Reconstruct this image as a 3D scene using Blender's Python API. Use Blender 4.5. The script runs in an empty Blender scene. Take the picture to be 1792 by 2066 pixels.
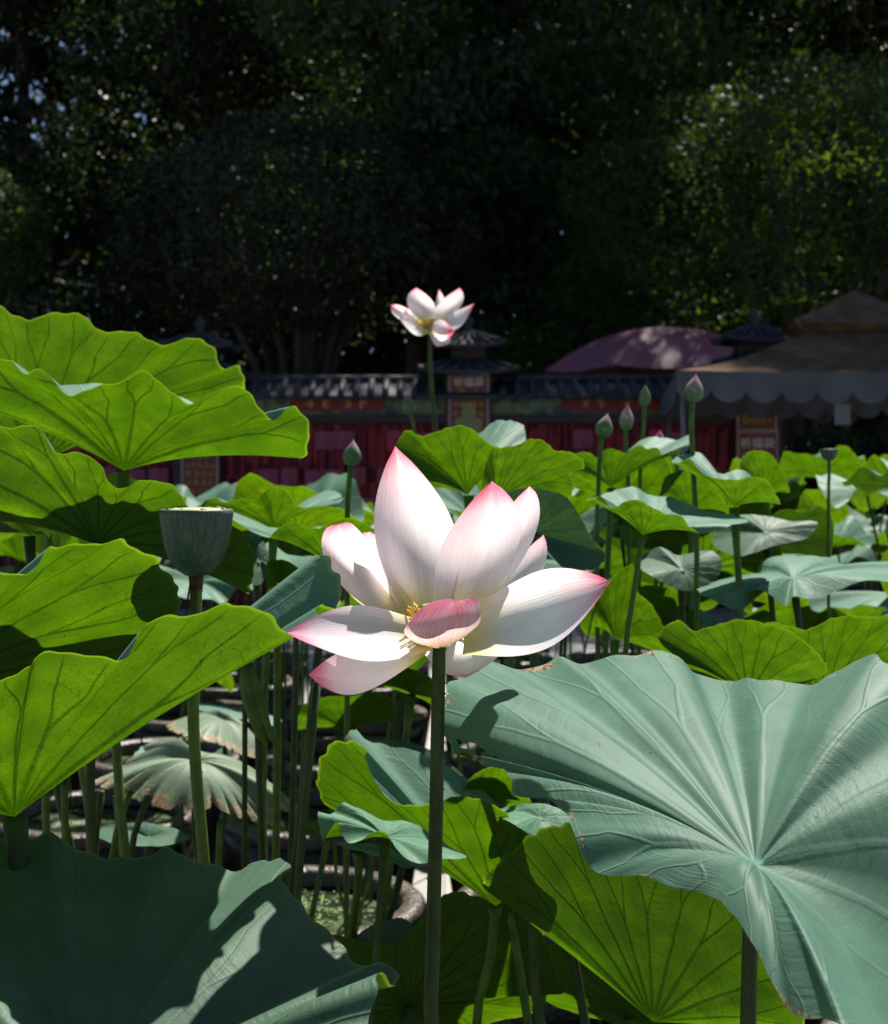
import bpy, math, random
import numpy as np
from mathutils import Vector

SC = bpy.context.scene
COL = SC.collection
R = math.radians
random.seed(7)
RNG = np.random.default_rng(7)

# ------------------------------------------------------------------ camera, sky, sun, exposure
FPX, CX, HY, CAMZ = 2838.0, 896.0, 947.0, 1.38      # focal length in photo pixels, centre column, horizon row, eye height
PH = 2066.0
cam_d = bpy.data.cameras.new('camera')
cam = bpy.data.objects.new('camera', cam_d)
COL.objects.link(cam)
cam.location = (0, 0, CAMZ)
cam.rotation_euler = (R(90), 0, 0)
cam_d.sensor_fit = 'AUTO'
cam_d.sensor_width = 36
cam_d.lens = 36 * FPX / PH
cam_d.shift_y = -(PH / 2 - HY) / PH
cam_d.clip_start = 0.05
cam_d.clip_end = 400
cam_d.dof.use_dof = True
cam_d.dof.focus_distance = 1.17
cam_d.dof.aperture_fstop = 13
SC.camera = cam

SUN_AZ, SUN_EL = R(25), R(60)                        # behind the scene, to the right
world = bpy.data.worlds.new('World')
SC.world = world
world.use_nodes = True
wn = world.node_tree.nodes
bg = wn['Background']
sky = wn.new('ShaderNodeTexSky')
sky.sky_type = 'NISHITA'
sky.sun_disc = False
sky.sun_elevation = SUN_EL
sky.sun_rotation = SUN_AZ
sky.altitude = 600
sky.air_density = 0.7
sky.dust_density = 0.4
world.node_tree.links.new(sky.outputs[0], bg.inputs[0])
bg.inputs[1].default_value = 0.05
sd = bpy.data.lights.new('sun', 'SUN')
sd.energy = 5.0
sd.angle = R(0.53)
sd.color = (1.0, 0.95, 0.86)
so = bpy.data.objects.new('sun', sd)
COL.objects.link(so)
to_sun = Vector((math.sin(SUN_AZ) * math.cos(SUN_EL), math.cos(SUN_AZ) * math.cos(SUN_EL), math.sin(SUN_EL)))
so.rotation_euler = to_sun.to_track_quat('Z', 'Y').to_euler()
so.location = to_sun * 30
SC.view_settings.view_transform = 'Standard'
SC.view_settings.look = 'None'
SC.view_settings.exposure = 1.3
SC.view_settings.gamma = 1.0
SC.cycles.use_denoising = True
SC.cycles.max_bounces = 8
SC.cycles.transmission_bounces = 6
SC.cycles.sample_clamp_indirect = 6
SC.render.film_transparent = False


def W(px, py, d):
    """a point of the place: photo pixel + distance along the view axis"""
    return np.array(((px - CX) / FPX * d, d, CAMZ - (py - HY) / FPX * d))


# ------------------------------------------------------------------ node helpers
class N:
    def __init__(self, name):
        self.m = bpy.data.materials.new(name)
        self.m.use_nodes = True
        self.t = self.m.node_tree
        self.t.nodes.clear()
        self.out = self.t.nodes.new('ShaderNodeOutputMaterial')

    def n(self, typ, ins=None, **kw):
        nd = self.t.nodes.new(typ)
        for k, v in kw.items():
            setattr(nd, k, v)
        for k, v in (ins or {}).items():
            if isinstance(v, bpy.types.NodeSocket):
                self.t.links.new(v, nd.inputs[k])
            else:
                nd.inputs[k].default_value = v
        return nd

    def math(self, op, a, b=None, c=None, clamp=False):
        nd = self.t.nodes.new('ShaderNodeMath')
        nd.operation = op
        nd.use_clamp = clamp
        for i, v in enumerate((a, b, c)):
            if v is None:
                continue
            if isinstance(v, bpy.types.NodeSocket):
                self.t.links.new(v, nd.inputs[i])
            else:
                nd.inputs[i].default_value = v
        return nd.outputs[0]

    def mix(self, f, a, b, blend='MIX'):
        nd = self.t.nodes.new('ShaderNodeMix')
        nd.data_type = 'RGBA'
        nd.blend_type = blend
        for i, v in ((0, f), (6, a), (7, b)):
            if isinstance(v, bpy.types.NodeSocket):
                self.t.links.new(v, nd.inputs[i])
            elif i == 0:
                nd.inputs[0].default_value = v
            else:
                nd.inputs[i].default_value = (*v, 1) if len(v) == 3 else v
        return nd.outputs[2]

    def ss(self, x, lo, hi, a=0.0, b=1.0):
        nd = self.t.nodes.new('ShaderNodeMapRange')
        nd.interpolation_type = 'SMOOTHSTEP'
        for i, v in enumerate((x, lo, hi, a, b)):
            if isinstance(v, bpy.types.NodeSocket):
                self.t.links.new(v, nd.inputs[i])
            else:
                nd.inputs[i].default_value = v
        return nd.outputs[0]

    def noise(self, vec, scale, detail=3, rough=0.5, dist=0.0):
        nd = self.n('ShaderNodeTexNoise', {'Scale': scale, 'Detail': detail, 'Roughness': rough, 'Distortion': dist})
        if vec is not None:
            self.t.links.new(vec, nd.inputs['Vector'])
        return nd.outputs[0]

    def end(self, sock):
        self.t.links.new(sock, self.out.inputs[0])
        return self.m


def simple_mat(name, col, rough=0.6, var=0.25, scale=8.0, bump=0.0, bscale=30.0, spec=0.3, metal=0.0, col2=None, coords='Object'):
    m = N(name)
    tc = m.n('ShaderNodeTexCoord').outputs[coords]
    nz = m.noise(tc, scale, 5, 0.6)
    f = m.ss(nz, 0.3, 0.7)
    c2 = col2 if col2 else tuple(c * (1 - var) for c in col)
    base = m.mix(f, c2, col)
    p = m.n('ShaderNodeBsdfPrincipled', {'Base Color': base, 'Roughness': rough, 'Specular IOR Level': spec, 'Metallic': metal})
    if bump:
        b = m.n('ShaderNodeBump', {'Height': m.noise(tc, bscale, 4), 'Strength': bump, 'Distance': 0.01})
        m.t.links.new(b.outputs[0], p.inputs['Normal'])
    return m.end(p.outputs[0])


# ------------------------------------------------------------------ lotus materials
def leaf_material(name, top=(0.130, 0.282, 0.198), trans=(0.060, 0.148, 0.001), under=(0.045, 0.085, 0.012), tfac=0.52, wither=0.0,
                  nveins=20, edge_damage=0.0):
    m = N(name)
    uv = m.n('ShaderNodeUVMap').outputs[0]                   # leaf-plane coordinates, rim at length 1
    sep = m.n('ShaderNodeSeparateXYZ', {0: uv})
    x, y = sep.outputs[0], sep.outputs[1]
    r = m.math('SQRT', m.math('ADD', m.math('MULTIPLY', x, x), m.math('MULTIPLY', y, y)))
    th = m.math('ARCTAN2', y, x)
    warp = m.math('MULTIPLY', m.math('SUBTRACT', m.noise(uv, 2.6, 2), 0.5), 0.30)
    un = m.math('ADD', m.math('MULTIPLY', th, nveins / (2 * math.pi)), m.math('ADD', warp, 100.0))
    cell = m.math('FLOOR', un)
    rnd = m.n('ShaderNodeTexWhiteNoise', {'W': cell}, noise_dimensions='1D').outputs[0]
    t = m.math('ABSOLUTE', m.math('SUBTRACT', m.math('FRACT', un), 0.5))
    rf = m.math('ADD', m.math('MULTIPLY', rnd, 0.28), 0.48)
    s = m.math('MINIMUM', m.math('MAXIMUM', m.math('MULTIPLY', m.math('SUBTRACT', r, rf), 1.15), 0.0), 0.27)
    d = m.math('MULTIPLY', m.math('ABSOLUTE', m.math('SUBTRACT', t, s)), m.math('MULTIPLY', r, 2 * math.pi / nveins))
    wd = m.ss(r, 0.05, 0.95, 0.021, 0.0085)
    vein = m.math('SUBTRACT', 1.0, m.ss(d, m.math('MULTIPLY', wd, 0.15), wd))
    wc = m.n('ShaderNodeTexNoise', {'Vector': uv, 'Scale': 9.0, 'Detail': 3.0}).outputs[1]
    uvw = m.n('ShaderNodeVectorMath', {0: uv, 1: m.n('ShaderNodeVectorMath', {0: wc, 'Scale': 0.085}, operation='SCALE').outputs[0]}, operation='ADD').outputs[0]
    vo = m.n('ShaderNodeTexVoronoi', {'Vector': uvw, 'Scale': 13.0}, feature='DISTANCE_TO_EDGE').outputs['Distance']
    net = m.math('SUBTRACT', 1.0, m.ss(vo, 0.0, 0.045))
    net = m.math('MULTIPLY', net, m.ss(m.noise(uv, 3.3, 2), 0.35, 0.65))
    vo2 = m.n('ShaderNodeTexVoronoi', {'Vector': uvw, 'Scale': 40.0}, feature='DISTANCE_TO_EDGE').outputs['Distance']
    net2 = m.math('SUBTRACT', 1.0, m.ss(vo2, 0.0, 0.12))
    blot = m.noise(uv, 4.0, 4, 0.6)
    fine = m.noise(uv, 60.0, 3, 0.6)
    oi = m.n('ShaderNodeObjectInfo').outputs['Random']
    # transmitted colour
    tv = m.mix(m.ss(blot, 0.3, 0.72), tuple(c * 0.62 for c in trans), (trans[0] * 1.5, trans[1] * 1.28, trans[2]))
    tv = m.mix(m.math('MULTIPLY', oi, 0.35), tv, (trans[0] * 0.55, trans[1] * 0.75, trans[2]))
    tv = m.mix(m.math('MULTIPLY', m.ss(m.noise(uv, 16.0, 4, 0.65), 0.42, 0.68), 0.30), tv, tuple(c * 0.62 for c in trans))
    dark = m.math('ADD', m.math('MULTIPLY', vein, 0.52), m.math('ADD', m.math('MULTIPLY', net, 0.38), m.math('MULTIPLY', net2, 0.22)), clamp=True)
    dark = m.math('MULTIPLY', dark, m.ss(r, 0.99, 0.93))
    tv = m.mix(dark, tv, tuple(c * 0.10 for c in trans))
    edge = m.ss(r, 0.984, 0.994)
    tv = m.mix(m.math('MULTIPLY', edge, 0.7), tv, (0.17, 0.27, 0.01))
    # reflected colours: waxy blue-green above, plain green below
    tp = m.mix(m.ss(blot, 0.25, 0.75), tuple(c * 0.80 for c in top), tuple(c * 1.18 for c in top))
    tp = m.mix(m.math('MULTIPLY', vein, 0.06 if wither else 0.35), tp, (top[0] * 1.7, top[1] * 1.35, top[2] * 1.3))
    tp = m.mix(m.math('MULTIPLY', fine, 0.25), tp, tuple(c * 0.8 for c in top))
    hub = m.math('SUBTRACT', 1.0, m.ss(r, 0.035, 0.05))
    tp = m.mix(m.math('MULTIPLY', hub, 0.7), tp, (0.10, 0.30, 0.25))
    bk = m.n('ShaderNodeNewGeometry').outputs['Backfacing']  # the two faces of a lotus leaf differ in colour
    rc = m.mix(bk, tp, m.mix(m.math('MULTIPLY', vein, 0.6), under, tuple(c * 0.5 for c in under)))
    spot = m.math('MULTIPLY', m.ss(m.noise(uv, 38.0, 2, 0.4), 0.735, 0.76), 0.8)
    rc = m.mix(spot, rc, (0.05, 0.03, 0.015))
    tv = m.mix(spot, tv, (0.012, 0.006, 0.001))
    if wither or edge_damage:
        nb = m.noise(uv, 7.0, 5, 0.65)
        k = m.math('ADD', nb, m.ss(r, 0.55, 1.0, -0.22, 0.12 if wither else 0.0))
        if wither:
            k2 = m.ss(k, 0.60 - 0.10 * wither, 0.66 - 0.10 * wither)
        else:
            k2 = m.math('MULTIPLY', m.ss(m.noise(uv, 5.0, 4, 0.7), 0.53, 0.57), m.ss(m.math('ADD', r, m.math('MULTIPLY', m.noise(uv, 20.0, 3), 0.03)), 0.975, 0.985))
        brown = m.mix(m.ss(fine, 0.4, 0.6), (0.10, 0.05, 0.02), (0.50, 0.40, 0.24))
        rc = m.mix(k2, rc, brown)
        tv = m.mix(k2, tv, (0.06, 0.03, 0.01))
    # relief: veins sunk above, wrinkles between them
    wr = m.n('ShaderNodeTexNoise', {'Vector': m.n('ShaderNodeCombineXYZ', {0: m.math('MULTIPLY', un, 1.1), 1: m.math('MULTIPLY', r, 22.0), 2: oi}).outputs[0],
                                    'Scale': 1.6, 'Detail': 5.0, 'Roughness': 0.6}).outputs[0]
    h = m.math('ADD', m.math('MULTIPLY', vein, -0.3 if wither else 0.28), m.math('ADD', m.math('MULTIPLY', m.math('MULTIPLY', wr, m.ss(m.noise(uv, 2.2, 2), 0.38, 0.68, 0.10, 1.0)), 0.9), m.math('MULTIPLY', net, -0.05)))
    bump = m.n('ShaderNodeBump', {'Height': h, 'Strength': 0.55, 'Distance': 0.0025}).outputs[0]
    p = m.n('ShaderNodeBsdfPrincipled', {'Base Color': rc, 'Roughness': 0.55, 'Specular IOR Level': m.math('MULTIPLY_ADD', bk, -0.20, 0.30), 'Normal': bump,
                                         'Sheen Weight': m.math('MULTIPLY_ADD', bk, -0.2, 0.2), 'Sheen Roughness': 0.4, 'Sheen Tint': (0.75, 0.95, 0.95, 1)})
    tr = m.n('ShaderNodeBsdfTranslucent', {'Color': tv, 'Normal': bump})
    mx = m.n('ShaderNodeMixShader', {0: tfac, 1: p.outputs[0], 2: tr.outputs[0]})
    return m.end(mx.outputs[0])


def petal_material():
    m = N('lotus_petal')
    uv = m.n('ShaderNodeUVMap').outputs[0]                   # u across -1..1, v from base to tip
    sep = m.n('ShaderNodeSeparateXYZ', {0: uv})
    u, v = sep.outputs[0], sep.outputs[1]
    au = m.math('ABSOLUTE', u)
    pk = m.n('ShaderNodeSeparateColor', {0: m.n('ShaderNodeObjectInfo').outputs['Color']}).outputs[0]
    st = m.n('ShaderNodeTexNoise', {'Vector': m.n('ShaderNodeCombineXYZ', {0: m.math('MULTIPLY', u, 26.0), 1: m.math('MULTIPLY', v, 1.6), 2: 0.0}).outputs[0],
                                    'Scale': 1.0, 'Detail': 3.0}).outputs[0]
    k = m.math('ADD', v, m.math('ADD', m.math('MULTIPLY', au, 0.10), m.math('MULTIPLY', m.math('SUBTRACT', st, 0.5), 0.16)))
    k = m.math('ADD', k, m.math('MULTIPLY', pk, 0.55))
    fv = m.n('ShaderNodeTexNoise', {'Vector': m.n('ShaderNodeCombineXYZ', {0: m.math('MULTIPLY', u, 75.0), 1: m.math('MULTIPLY', v, 2.2), 2: 4.0}).outputs[0], 'Scale': 1.0, 'Detail': 2.0}).outputs[0]
    f1 = m.ss(k, 0.60, 1.14)
    f2 = m.ss(k, 0.93, 1.15)
    bk = m.n('ShaderNodeNewGeometry').outputs['Backfacing']
    c = m.mix(m.ss(v, 0.0, 0.32, 0.0, 1.0), m.mix(m.ss(pk, 0.3, 0.6), (0.80, 0.72, 0.25), (0.22, 0.20, 0.08)), (0.90, 0.87, 0.90))
    c = m.mix(m.math('MULTIPLY', f1, 0.55), c, (0.76, 0.46, 0.68))
    c = m.mix(m.math('MULTIPLY', f2, 0.85), c, (0.70, 0.05, 0.22))
    c = m.mix(m.math('MULTIPLY', m.ss(st, 0.45, 0.75), 0.16), c, (0.78, 0.50, 0.62))
    tcol = m.mix(m.ss(v, 0.0, 0.35), m.mix(m.ss(pk, 0.3, 0.6), (0.80, 0.70, 0.14), (0.20, 0.16, 0.04)), (0.93, 0.88, 0.87))
    tcol = m.mix(m.math('MULTIPLY', f1, 0.75), tcol, (0.80, 0.28, 0.34))
    tcol = m.mix(m.math('MULTIPLY', m.ss(st, 0.42, 0.72), m.math('ADD', m.math('ADD', 0.10, m.math('MULTIPLY', m.ss(pk, 0.3, 0.6), 0.5)), m.math('MULTIPLY', f1, 0.3))), tcol, (0.62, 0.40, 0.36))
    tcol = m.mix(m.math('MULTIPLY', f2, 0.9), tcol, (0.72, 0.02, 0.10))
    c = m.mix(m.math('MULTIPLY', bk, m.math('MULTIPLY', m.ss(pk, 0.3, 0.6), 0.6)), c, (0.44, 0.15, 0.19))
    tcol = m.mix(m.math('MULTIPLY', m.ss(pk, 0.3, 0.6), m.ss(v, 0.95, 0.15, 0.55, 0.85)), tcol, (0.20, 0.075, 0.045))
    c = m.mix(m.math('MULTIPLY', m.ss(fv, 0.46, 0.68), 0.40), c, (0.66, 0.50, 0.62))
    tcol = m.mix(m.math('MULTIPLY', m.ss(fv, 0.46, 0.68), 0.42), tcol, (0.62, 0.46, 0.48))
    c = m.mix(m.math('MULTIPLY', m.math('MULTIPLY', m.ss(st, 0.40, 0.62), m.ss(pk, 0.3, 0.6)), 0.65), c, (0.20, 0.055, 0.085))
    c = m.mix(m.math('MULTIPLY', m.ss(v, 0.5, 0.05), m.math('MULTIPLY', m.ss(pk, 0.3, 0.6), 0.5)), c, (0.24, 0.20, 0.09))
    blm = m.ss(m.noise(m.n('ShaderNodeCombineXYZ', {0: m.math('MULTIPLY', u, 1.5), 1: m.math('MULTIPLY', v, 2.0), 2: m.n('ShaderNodeObjectInfo').outputs['Random']}).outputs[0], 1.7, 4, 0.65), 0.45, 0.72)
    c = m.mix(m.math('MULTIPLY', blm, 0.22), c, (0.76, 0.58, 0.70))
    tcol = m.mix(m.math('MULTIPLY', blm, 0.25), tcol, (0.74, 0.52, 0.56))
    h = m.math('ADD', m.math('MULTIPLY', st, 0.8), m.math('MULTIPLY', fv, 0.5))
    bump = m.n('ShaderNodeBump', {'Height': h, 'Strength': 0.45, 'Distance': 0.001}).outputs[0]
    p = m.n('ShaderNodeBsdfPrincipled', {'Base Color': c, 'Roughness': 0.62, 'Specular IOR Level': 0.12, 'Normal': bump})
    tr = m.n('ShaderNodeBsdfTranslucent', {'Color': tcol, 'Normal': bump})
    mx = m.n('ShaderNodeMixShader', {0: 0.58, 1: p.outputs[0], 2: tr.outputs[0]})
    return m.end(mx.outputs[0])


def stalk_material(name, c1, c2):
    m = N(name)
    tc = m.n('ShaderNodeTexCoord').outputs['Object']
    f = m.ss(m.noise(tc, 30.0, 4, 0.6), 0.35, 0.7)
    sp = m.ss(m.noise(tc, 420.0, 2, 0.5), 0.62, 0.7)
    c = m.mix(f, c1, c2)
    c = m.mix(m.math('MULTIPLY', sp, 0.6), c, tuple(x * 0.4 for x in c1))
    b = m.n('ShaderNodeBump', {'Height': m.noise(tc, 500.0, 3), 'Strength': 0.3, 'Distance': 0.0006}).outputs[0]
    p = m.n('ShaderNodeBsdfPrincipled', {'Base Color': c, 'Roughness': 0.5, 'Specular IOR Level': 0.2, 'Normal': b,
                                         'Subsurface Weight': 0.0})
    return m.end(p.outputs[0])


def bud_material():
    m = N('lotus_bud_skin')
    uv = m.n('ShaderNodeUVMap').outputs[0]
    sep = m.n('ShaderNodeSeparateXYZ', {0: uv})
    u, v = sep.outputs[0], sep.outputs[1]
    pk = m.n('ShaderNodeSeparateColor', {0: m.n('ShaderNodeObjectInfo').outputs['Color']}).outputs[0]
    st = m.n('ShaderNodeTexNoise', {'Vector': m.n('ShaderNodeCombineXYZ', {0: m.math('MULTIPLY', u, 22.0), 1: m.math('MULTIPLY', v, 1.5), 2: 0.0}).outputs[0],
                                    'Scale': 1.0, 'Detail': 3.0}).outputs[0]
    k = m.math('ADD', m.math('ADD', v, m.math('MULTIPLY', m.math('SUBTRACT', st, 0.5), 0.5)), m.math('SUBTRACT', pk, 0.5))
    c = m.mix(m.ss(k, 0.35, 0.95), (0.085, 0.145, 0.06), (0.36, 0.27, 0.26))
    c = m.mix(m.math('MULTIPLY', m.ss(k, 0.75, 1.25), 0.9), c, (0.38, 0.06, 0.20))
    p = m.n('ShaderNodeBsdfPrincipled', {'Base Color': c, 'Roughness': 0.5, 'Specular IOR Level': 0.3})
    tr = m.n('ShaderNodeBsdfTranslucent', {'Color': c})
    mx = m.n('ShaderNodeMixShader', {0: 0.2, 1: p.outputs[0], 2: tr.outputs[0]})
    return m.end(mx.outputs[0])


M = {}
M['leaf'] = leaf_material('lotus_leaf')
M['leaf_shaded'] = leaf_material('lotus_leaf_shaded', top=(0.052, 0.120, 0.070), trans=(0.032, 0.082, 0.001), tfac=0.36)  # darker copy of the leaf, with shade put into its colours
M['leaf_young'] = leaf_material('lotus_leaf_young', top=(0.120, 0.272, 0.172), trans=(0.082, 0.176, 0.001), tfac=0.50)
M['leaf_nicked'] = leaf_material('lotus_leaf_nicked', top=(0.098, 0.222, 0.158), edge_damage=1.0)
M['leaf_withered'] = leaf_material('lotus_leaf_withered', top=(0.13, 0.19, 0.12), trans=(0.05, 0.08, 0.005), under=(0.06, 0.075, 0.03), tfac=0.25, wither=0.8)
M['petal'] = petal_material()
M['stalk'] = stalk_material('lotus_stalk', (0.020, 0.036, 0.007), (0.038, 0.064, 0.011))
M['stalk_young'] = stalk_material('lotus_stalk_young', (0.045, 0.085, 0.011), (0.080, 0.135, 0.018))
M['bud'] = bud_material()
m = N('seed_pod_skin')
tc = m.n('ShaderNodeTexCoord').outputs['Object']
mp = m.n('ShaderNodeMapping', {'Vector': tc, 'Scale': (300.0, 300.0, 18.0)}).outputs[0]
c = m.mix(m.ss(m.noise(mp, 1.0, 4, 0.6), 0.38, 0.68), (0.026, 0.044, 0.030), (0.058, 0.085, 0.058))
c = m.mix(m.math('MULTIPLY', m.ss(m.noise(tc, 70.0, 4), 0.45, 0.75), 0.4), c, (0.11, 0.11, 0.075))
b = m.n('ShaderNodeBump', {'Height': m.noise(mp, 1.0, 4, 0.6), 'Strength': 0.5, 'Distance': 0.0012}).outputs[0]
M['pod'] = m.end(m.n('ShaderNodeBsdfPrincipled', {'Base Color': c, 'Roughness': 0.5, 'Specular IOR Level': 0.35, 'Normal': b}).outputs[0])
M['pod_top'] = simple_mat('seed_pod_top', (0.30, 0.34, 0.16), 0.6, 0.3, 60)
M['dry'] = simple_mat('dry_stamen', (0.10, 0.045, 0.02), 0.8, 0.5, 90)
M['stamen'] = simple_mat('stamen_yellow', (0.75, 0.42, 0.03), 0.6, 0.3, 200)


# ------------------------------------------------------------------ mesh helpers
def mesh(name, verts, faces, mat=None, uvs=None, smooth=True):
    me = bpy.data.meshes.new(name)
    me.from_pydata([tuple(map(float, v)) for v in verts], [], faces)
    if uvs is not None:
        ul = me.uv_layers.new(name='UVMap')
        vi = np.empty(len(me.loops), dtype=np.int32)
        me.loops.foreach_get('vertex_index', vi)
        ul.data.foreach_set('uv', np.asarray(uvs, dtype=np.float32)[vi].ravel())
    if smooth:
        me.polygons.foreach_set('use_smooth', np.ones(len(me.polygons), dtype=bool))
    if mat:
        me.materials.append(mat)
    me.update()
    return me


def mesh_np(name, verts, quads, mat, smooth=False):
    """fast builder for big quad meshes"""
    me = bpy.data.meshes.new(name)
    nq = len(quads)
    me.vertices.add(len(verts))
    me.vertices.foreach_set('co', np.asarray(verts, dtype=np.float32).ravel())
    me.loops.add(nq * 4)
    me.loops.foreach_set('vertex_index', np.asarray(quads, dtype=np.int32).ravel())
    me.polygons.add(nq)
    me.polygons.foreach_set('loop_start', np.arange(0, nq * 4, 4, dtype=np.int32))
    me.polygons.foreach_set('loop_total', np.full(nq, 4, dtype=np.int32))
    if smooth:
        me.polygons.foreach_set('use_smooth', np.ones(nq, dtype=bool))
    me.materials.append(mat)
    me.update(calc_edges=True)
    me.validate()
    return me


def tag(o, label=None, cat=None, group=None, kind=None):
    for k, v in (('label', label), ('category', cat), ('group', group), ('kind', kind)):
        if v:
            o[k] = v
    return o


def thing(name, label, cat, loc=(0, 0, 0), group=None, rotz=0.0):
    o = bpy.data.objects.new(name, None)
    o.empty_display_size = 0.05
    o.location = tuple(map(float, loc))
    o.rotation_euler = (0, 0, rotz)
    COL.objects.link(o)
    return tag(o, label, cat, group)


def part(root, name, me, loc=(0, 0, 0)):
    o = bpy.data.objects.new(name, me)
    COL.objects.link(o)
    o.parent = root
    o.location = tuple(map(float, loc))
    return o


def wpart(root, name, verts, faces, mat, uvs=None, smooth=True, under=None):
    """part given in world coordinates, stored relative to its unrotated root"""
    off = np.array(root.location)
    return part(under or root, name, mesh(name, np.asarray(verts) - off, faces, mat, uvs, smooth))


def tube(pts, rad, seg=8, cap=True):
    pts = [np.asarray(p, float) for p in pts]
    n = len(pts)
    if not hasattr(rad, '__len__'):
        rad = [rad] * n
    V, F = [], []
    ref = np.array((0.31, 0.95, 0.05))
    for i, p in enumerate(pts):
        t = pts[min(i + 1, n - 1)] - pts[max(i - 1, 0)]
        t = t / (np.linalg.norm(t) + 1e-12)
        a = np.cross(t, ref)
        if np.linalg.norm(a) < 1e-4:
            a = np.cross(t, (1, 0, 0))
        a /= np.linalg.norm(a)
        b = np.cross(t, a)
        for k in range(seg):
            an = 2 * math.pi * k / seg
            V.append(p + rad[i] * (math.cos(an) * a + math.sin(an) * b))
    for i in range(n - 1):
        for k in range(seg):
            k2 = (k + 1) % seg
            F.append((i * seg + k, i * seg + k2, (i + 1) * seg + k2, (i + 1) * seg + k))
    if cap:
        F.append(tuple(range(seg - 1, -1, -1)))
        F.append(tuple(range((n - 1) * seg, n * seg)))
    return V, F


def join(*vf):
    V, F = [], []
    for v, f in vf:
        o = len(V)
        V += list(v)
        F += [tuple(i + o for i in q) for q in f]
    return V, F


def box(cx, cy, cz, sx, sy, sz):
    x0, x1, y0, y1, z0, z1 = cx - sx / 2, cx + sx / 2, cy - sy / 2, cy + sy / 2, cz - sz / 2, cz + sz / 2
    V = [(x0, y0, z0), (x1, y0, z0), (x1, y1, z0), (x0, y1, z0), (x0, y0, z1), (x1, y0, z1), (x1, y1, z1), (x0, y1, z1)]
    F = [(0, 3, 2, 1), (4, 5, 6, 7), (0, 1, 5, 4), (1, 2, 6, 5), (2, 3, 7, 6), (3, 0, 4, 7)]
    return V, F


def lathe(profile, seg=32, cx=0, cy=0, wob=None):
    V, F = [], []
    for i, (r, z) in enumerate(profile):
        for k in range(seg):
            a = 2 * math.pi * k / seg
            rr = r * (1 + (wob(a, i) if wob else 0))
            V.append((cx + rr * math.cos(a), cy + rr * math.sin(a), z))
    n = len(profile)
    for i in range(n - 1):
        for k in range(seg):
            k2 = (k + 1) % seg
            F.append((i * seg + k, i * seg + k2, (i + 1) * seg + k2, (i + 1) * seg + k))
    return V, F


# ------------------------------------------------------------------ ground
m = N('stone_paving')
tc = m.n('ShaderNodeTexCoord').outputs['Object']
br = m.n('ShaderNodeTexBrick', {'Vector': tc, 'Color1': (0.25, 0.245, 0.24, 1), 'Color2': (0.21, 0.205, 0.20, 1), 'Mortar': (0.16, 0.15, 0.14, 1),
                                'Scale': 1.0, 'Mortar Size': 0.008, 'Brick Width': 0.6, 'Row Height': 0.4})
st = m.ss(m.noise(tc, 1.4, 6, 0.65), 0.35, 0.7)
c = m.mix(m.math('MULTIPLY', st, 0.45), br.outputs[0], (0.22, 0.21, 0.19))
p = m.n('ShaderNodeBsdfPrincipled', {'Base Color': c, 'Roughness': 0.75})
M['paving'] = m.end(p.outputs[0])
g = bpy.data.objects.new('pavement', mesh('pavement', [(-60, -12, 0), (60, -12, 0), (60, 14.6, 0), (-60, 14.6, 0)], [(0, 1, 2, 3)], M['paving']))
COL.objects.link(g)
tag(g, 'pale stone slab paving under the lotus pots', 'pavement', kind='structure')
M['soil'] = simple_mat('dark_soil', (0.045, 0.038, 0.025), 0.9, 0.5, 1.5, 0.5, 6)
V, F = [], []
nx, ny = 60, 60
for j in range(ny + 1):
    for i in range(nx + 1):
        x = -150 + 300 * i / nx
        y = 14.5 + 160 * (j / ny) ** 1.6
        z = -0.01 + max(0, y - 30) * 0.10 + (0.15 * math.sin(x * 0.7) * math.cos(y * 0.5) if y > 18 else 0)
        V.append((x, y, z - 0.15 if y < 14.55 else z))
for j in range(ny):
    for i in range(nx):
        a = j * (nx + 1) + i
        F.append((a, a + 1, a + nx + 2, a + nx + 1))
o = bpy.data.objects.new('ground', mesh('ground', V, F, M['soil']))
COL.objects.link(o)
tag(o, 'dark earth bank under the trees behind the wall', 'ground', kind='structure')

# ------------------------------------------------------------------ garden wall with tiled coping
WY = 14.0                                  # front face of the wall
M['wall'] = simple_mat('wall_red_plaster', (0.10, 0.012, 0.018), 0.85, 0.45, 3, 0.3, 20)
M['tile'] = simple_mat('grey_roof_tile', (0.030, 0.033, 0.045), 0.6, 0.5, 6, 0.3, 40)
M['timber'] = simple_mat('dark_timber', (0.035, 0.03, 0.03), 0.7, 0.4, 6)
M['redpaint'] = simple_mat('red_board_paint', (0.17, 0.016, 0.02), 0.6, 0.4, 9)
M['gold'] = simple_mat('gold_paint', (0.34, 0.26, 0.05), 0.5, 0.3, 30)
M['white'] = simple_mat('white_print', (0.60, 0.60, 0.62), 0.6, 0.2, 30)
m = N('painted_frieze')
tc = m.n('ShaderNodeTexCoord').outputs['Object']
vv = m.n('ShaderNodeTexVoronoi', {'Vector': tc, 'Scale': 11.0})
rmp = m.n('ShaderNodeValToRGB', {0: m.n('ShaderNodeSeparateColor', {0: vv.outputs['Color']}).outputs[0]})
cr = rmp.color_ramp
cr.elements[0].color = (0.012, 0.03, 0.05, 1)
cr.elements[1].color = (0.05, 0.13, 0.16, 1)
e = cr.elements.new(0.5); e.color = (0.02, 0.09, 0.07, 1)
e = cr.elements.new(0.85); e.color = (0.16, 0.13, 0.04, 1)
p = m.n('ShaderNodeBsdfPrincipled', {'Base Color': rmp.outputs[0], 'Roughness': 0.7})
M['frieze'] = m.end(p.outputs[0])


def wx(px, d=WY):
    return (px - CX) / FPX * d


def wz(py, d=WY):
    return CAMZ - (py - HY) / FPX * d


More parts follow.
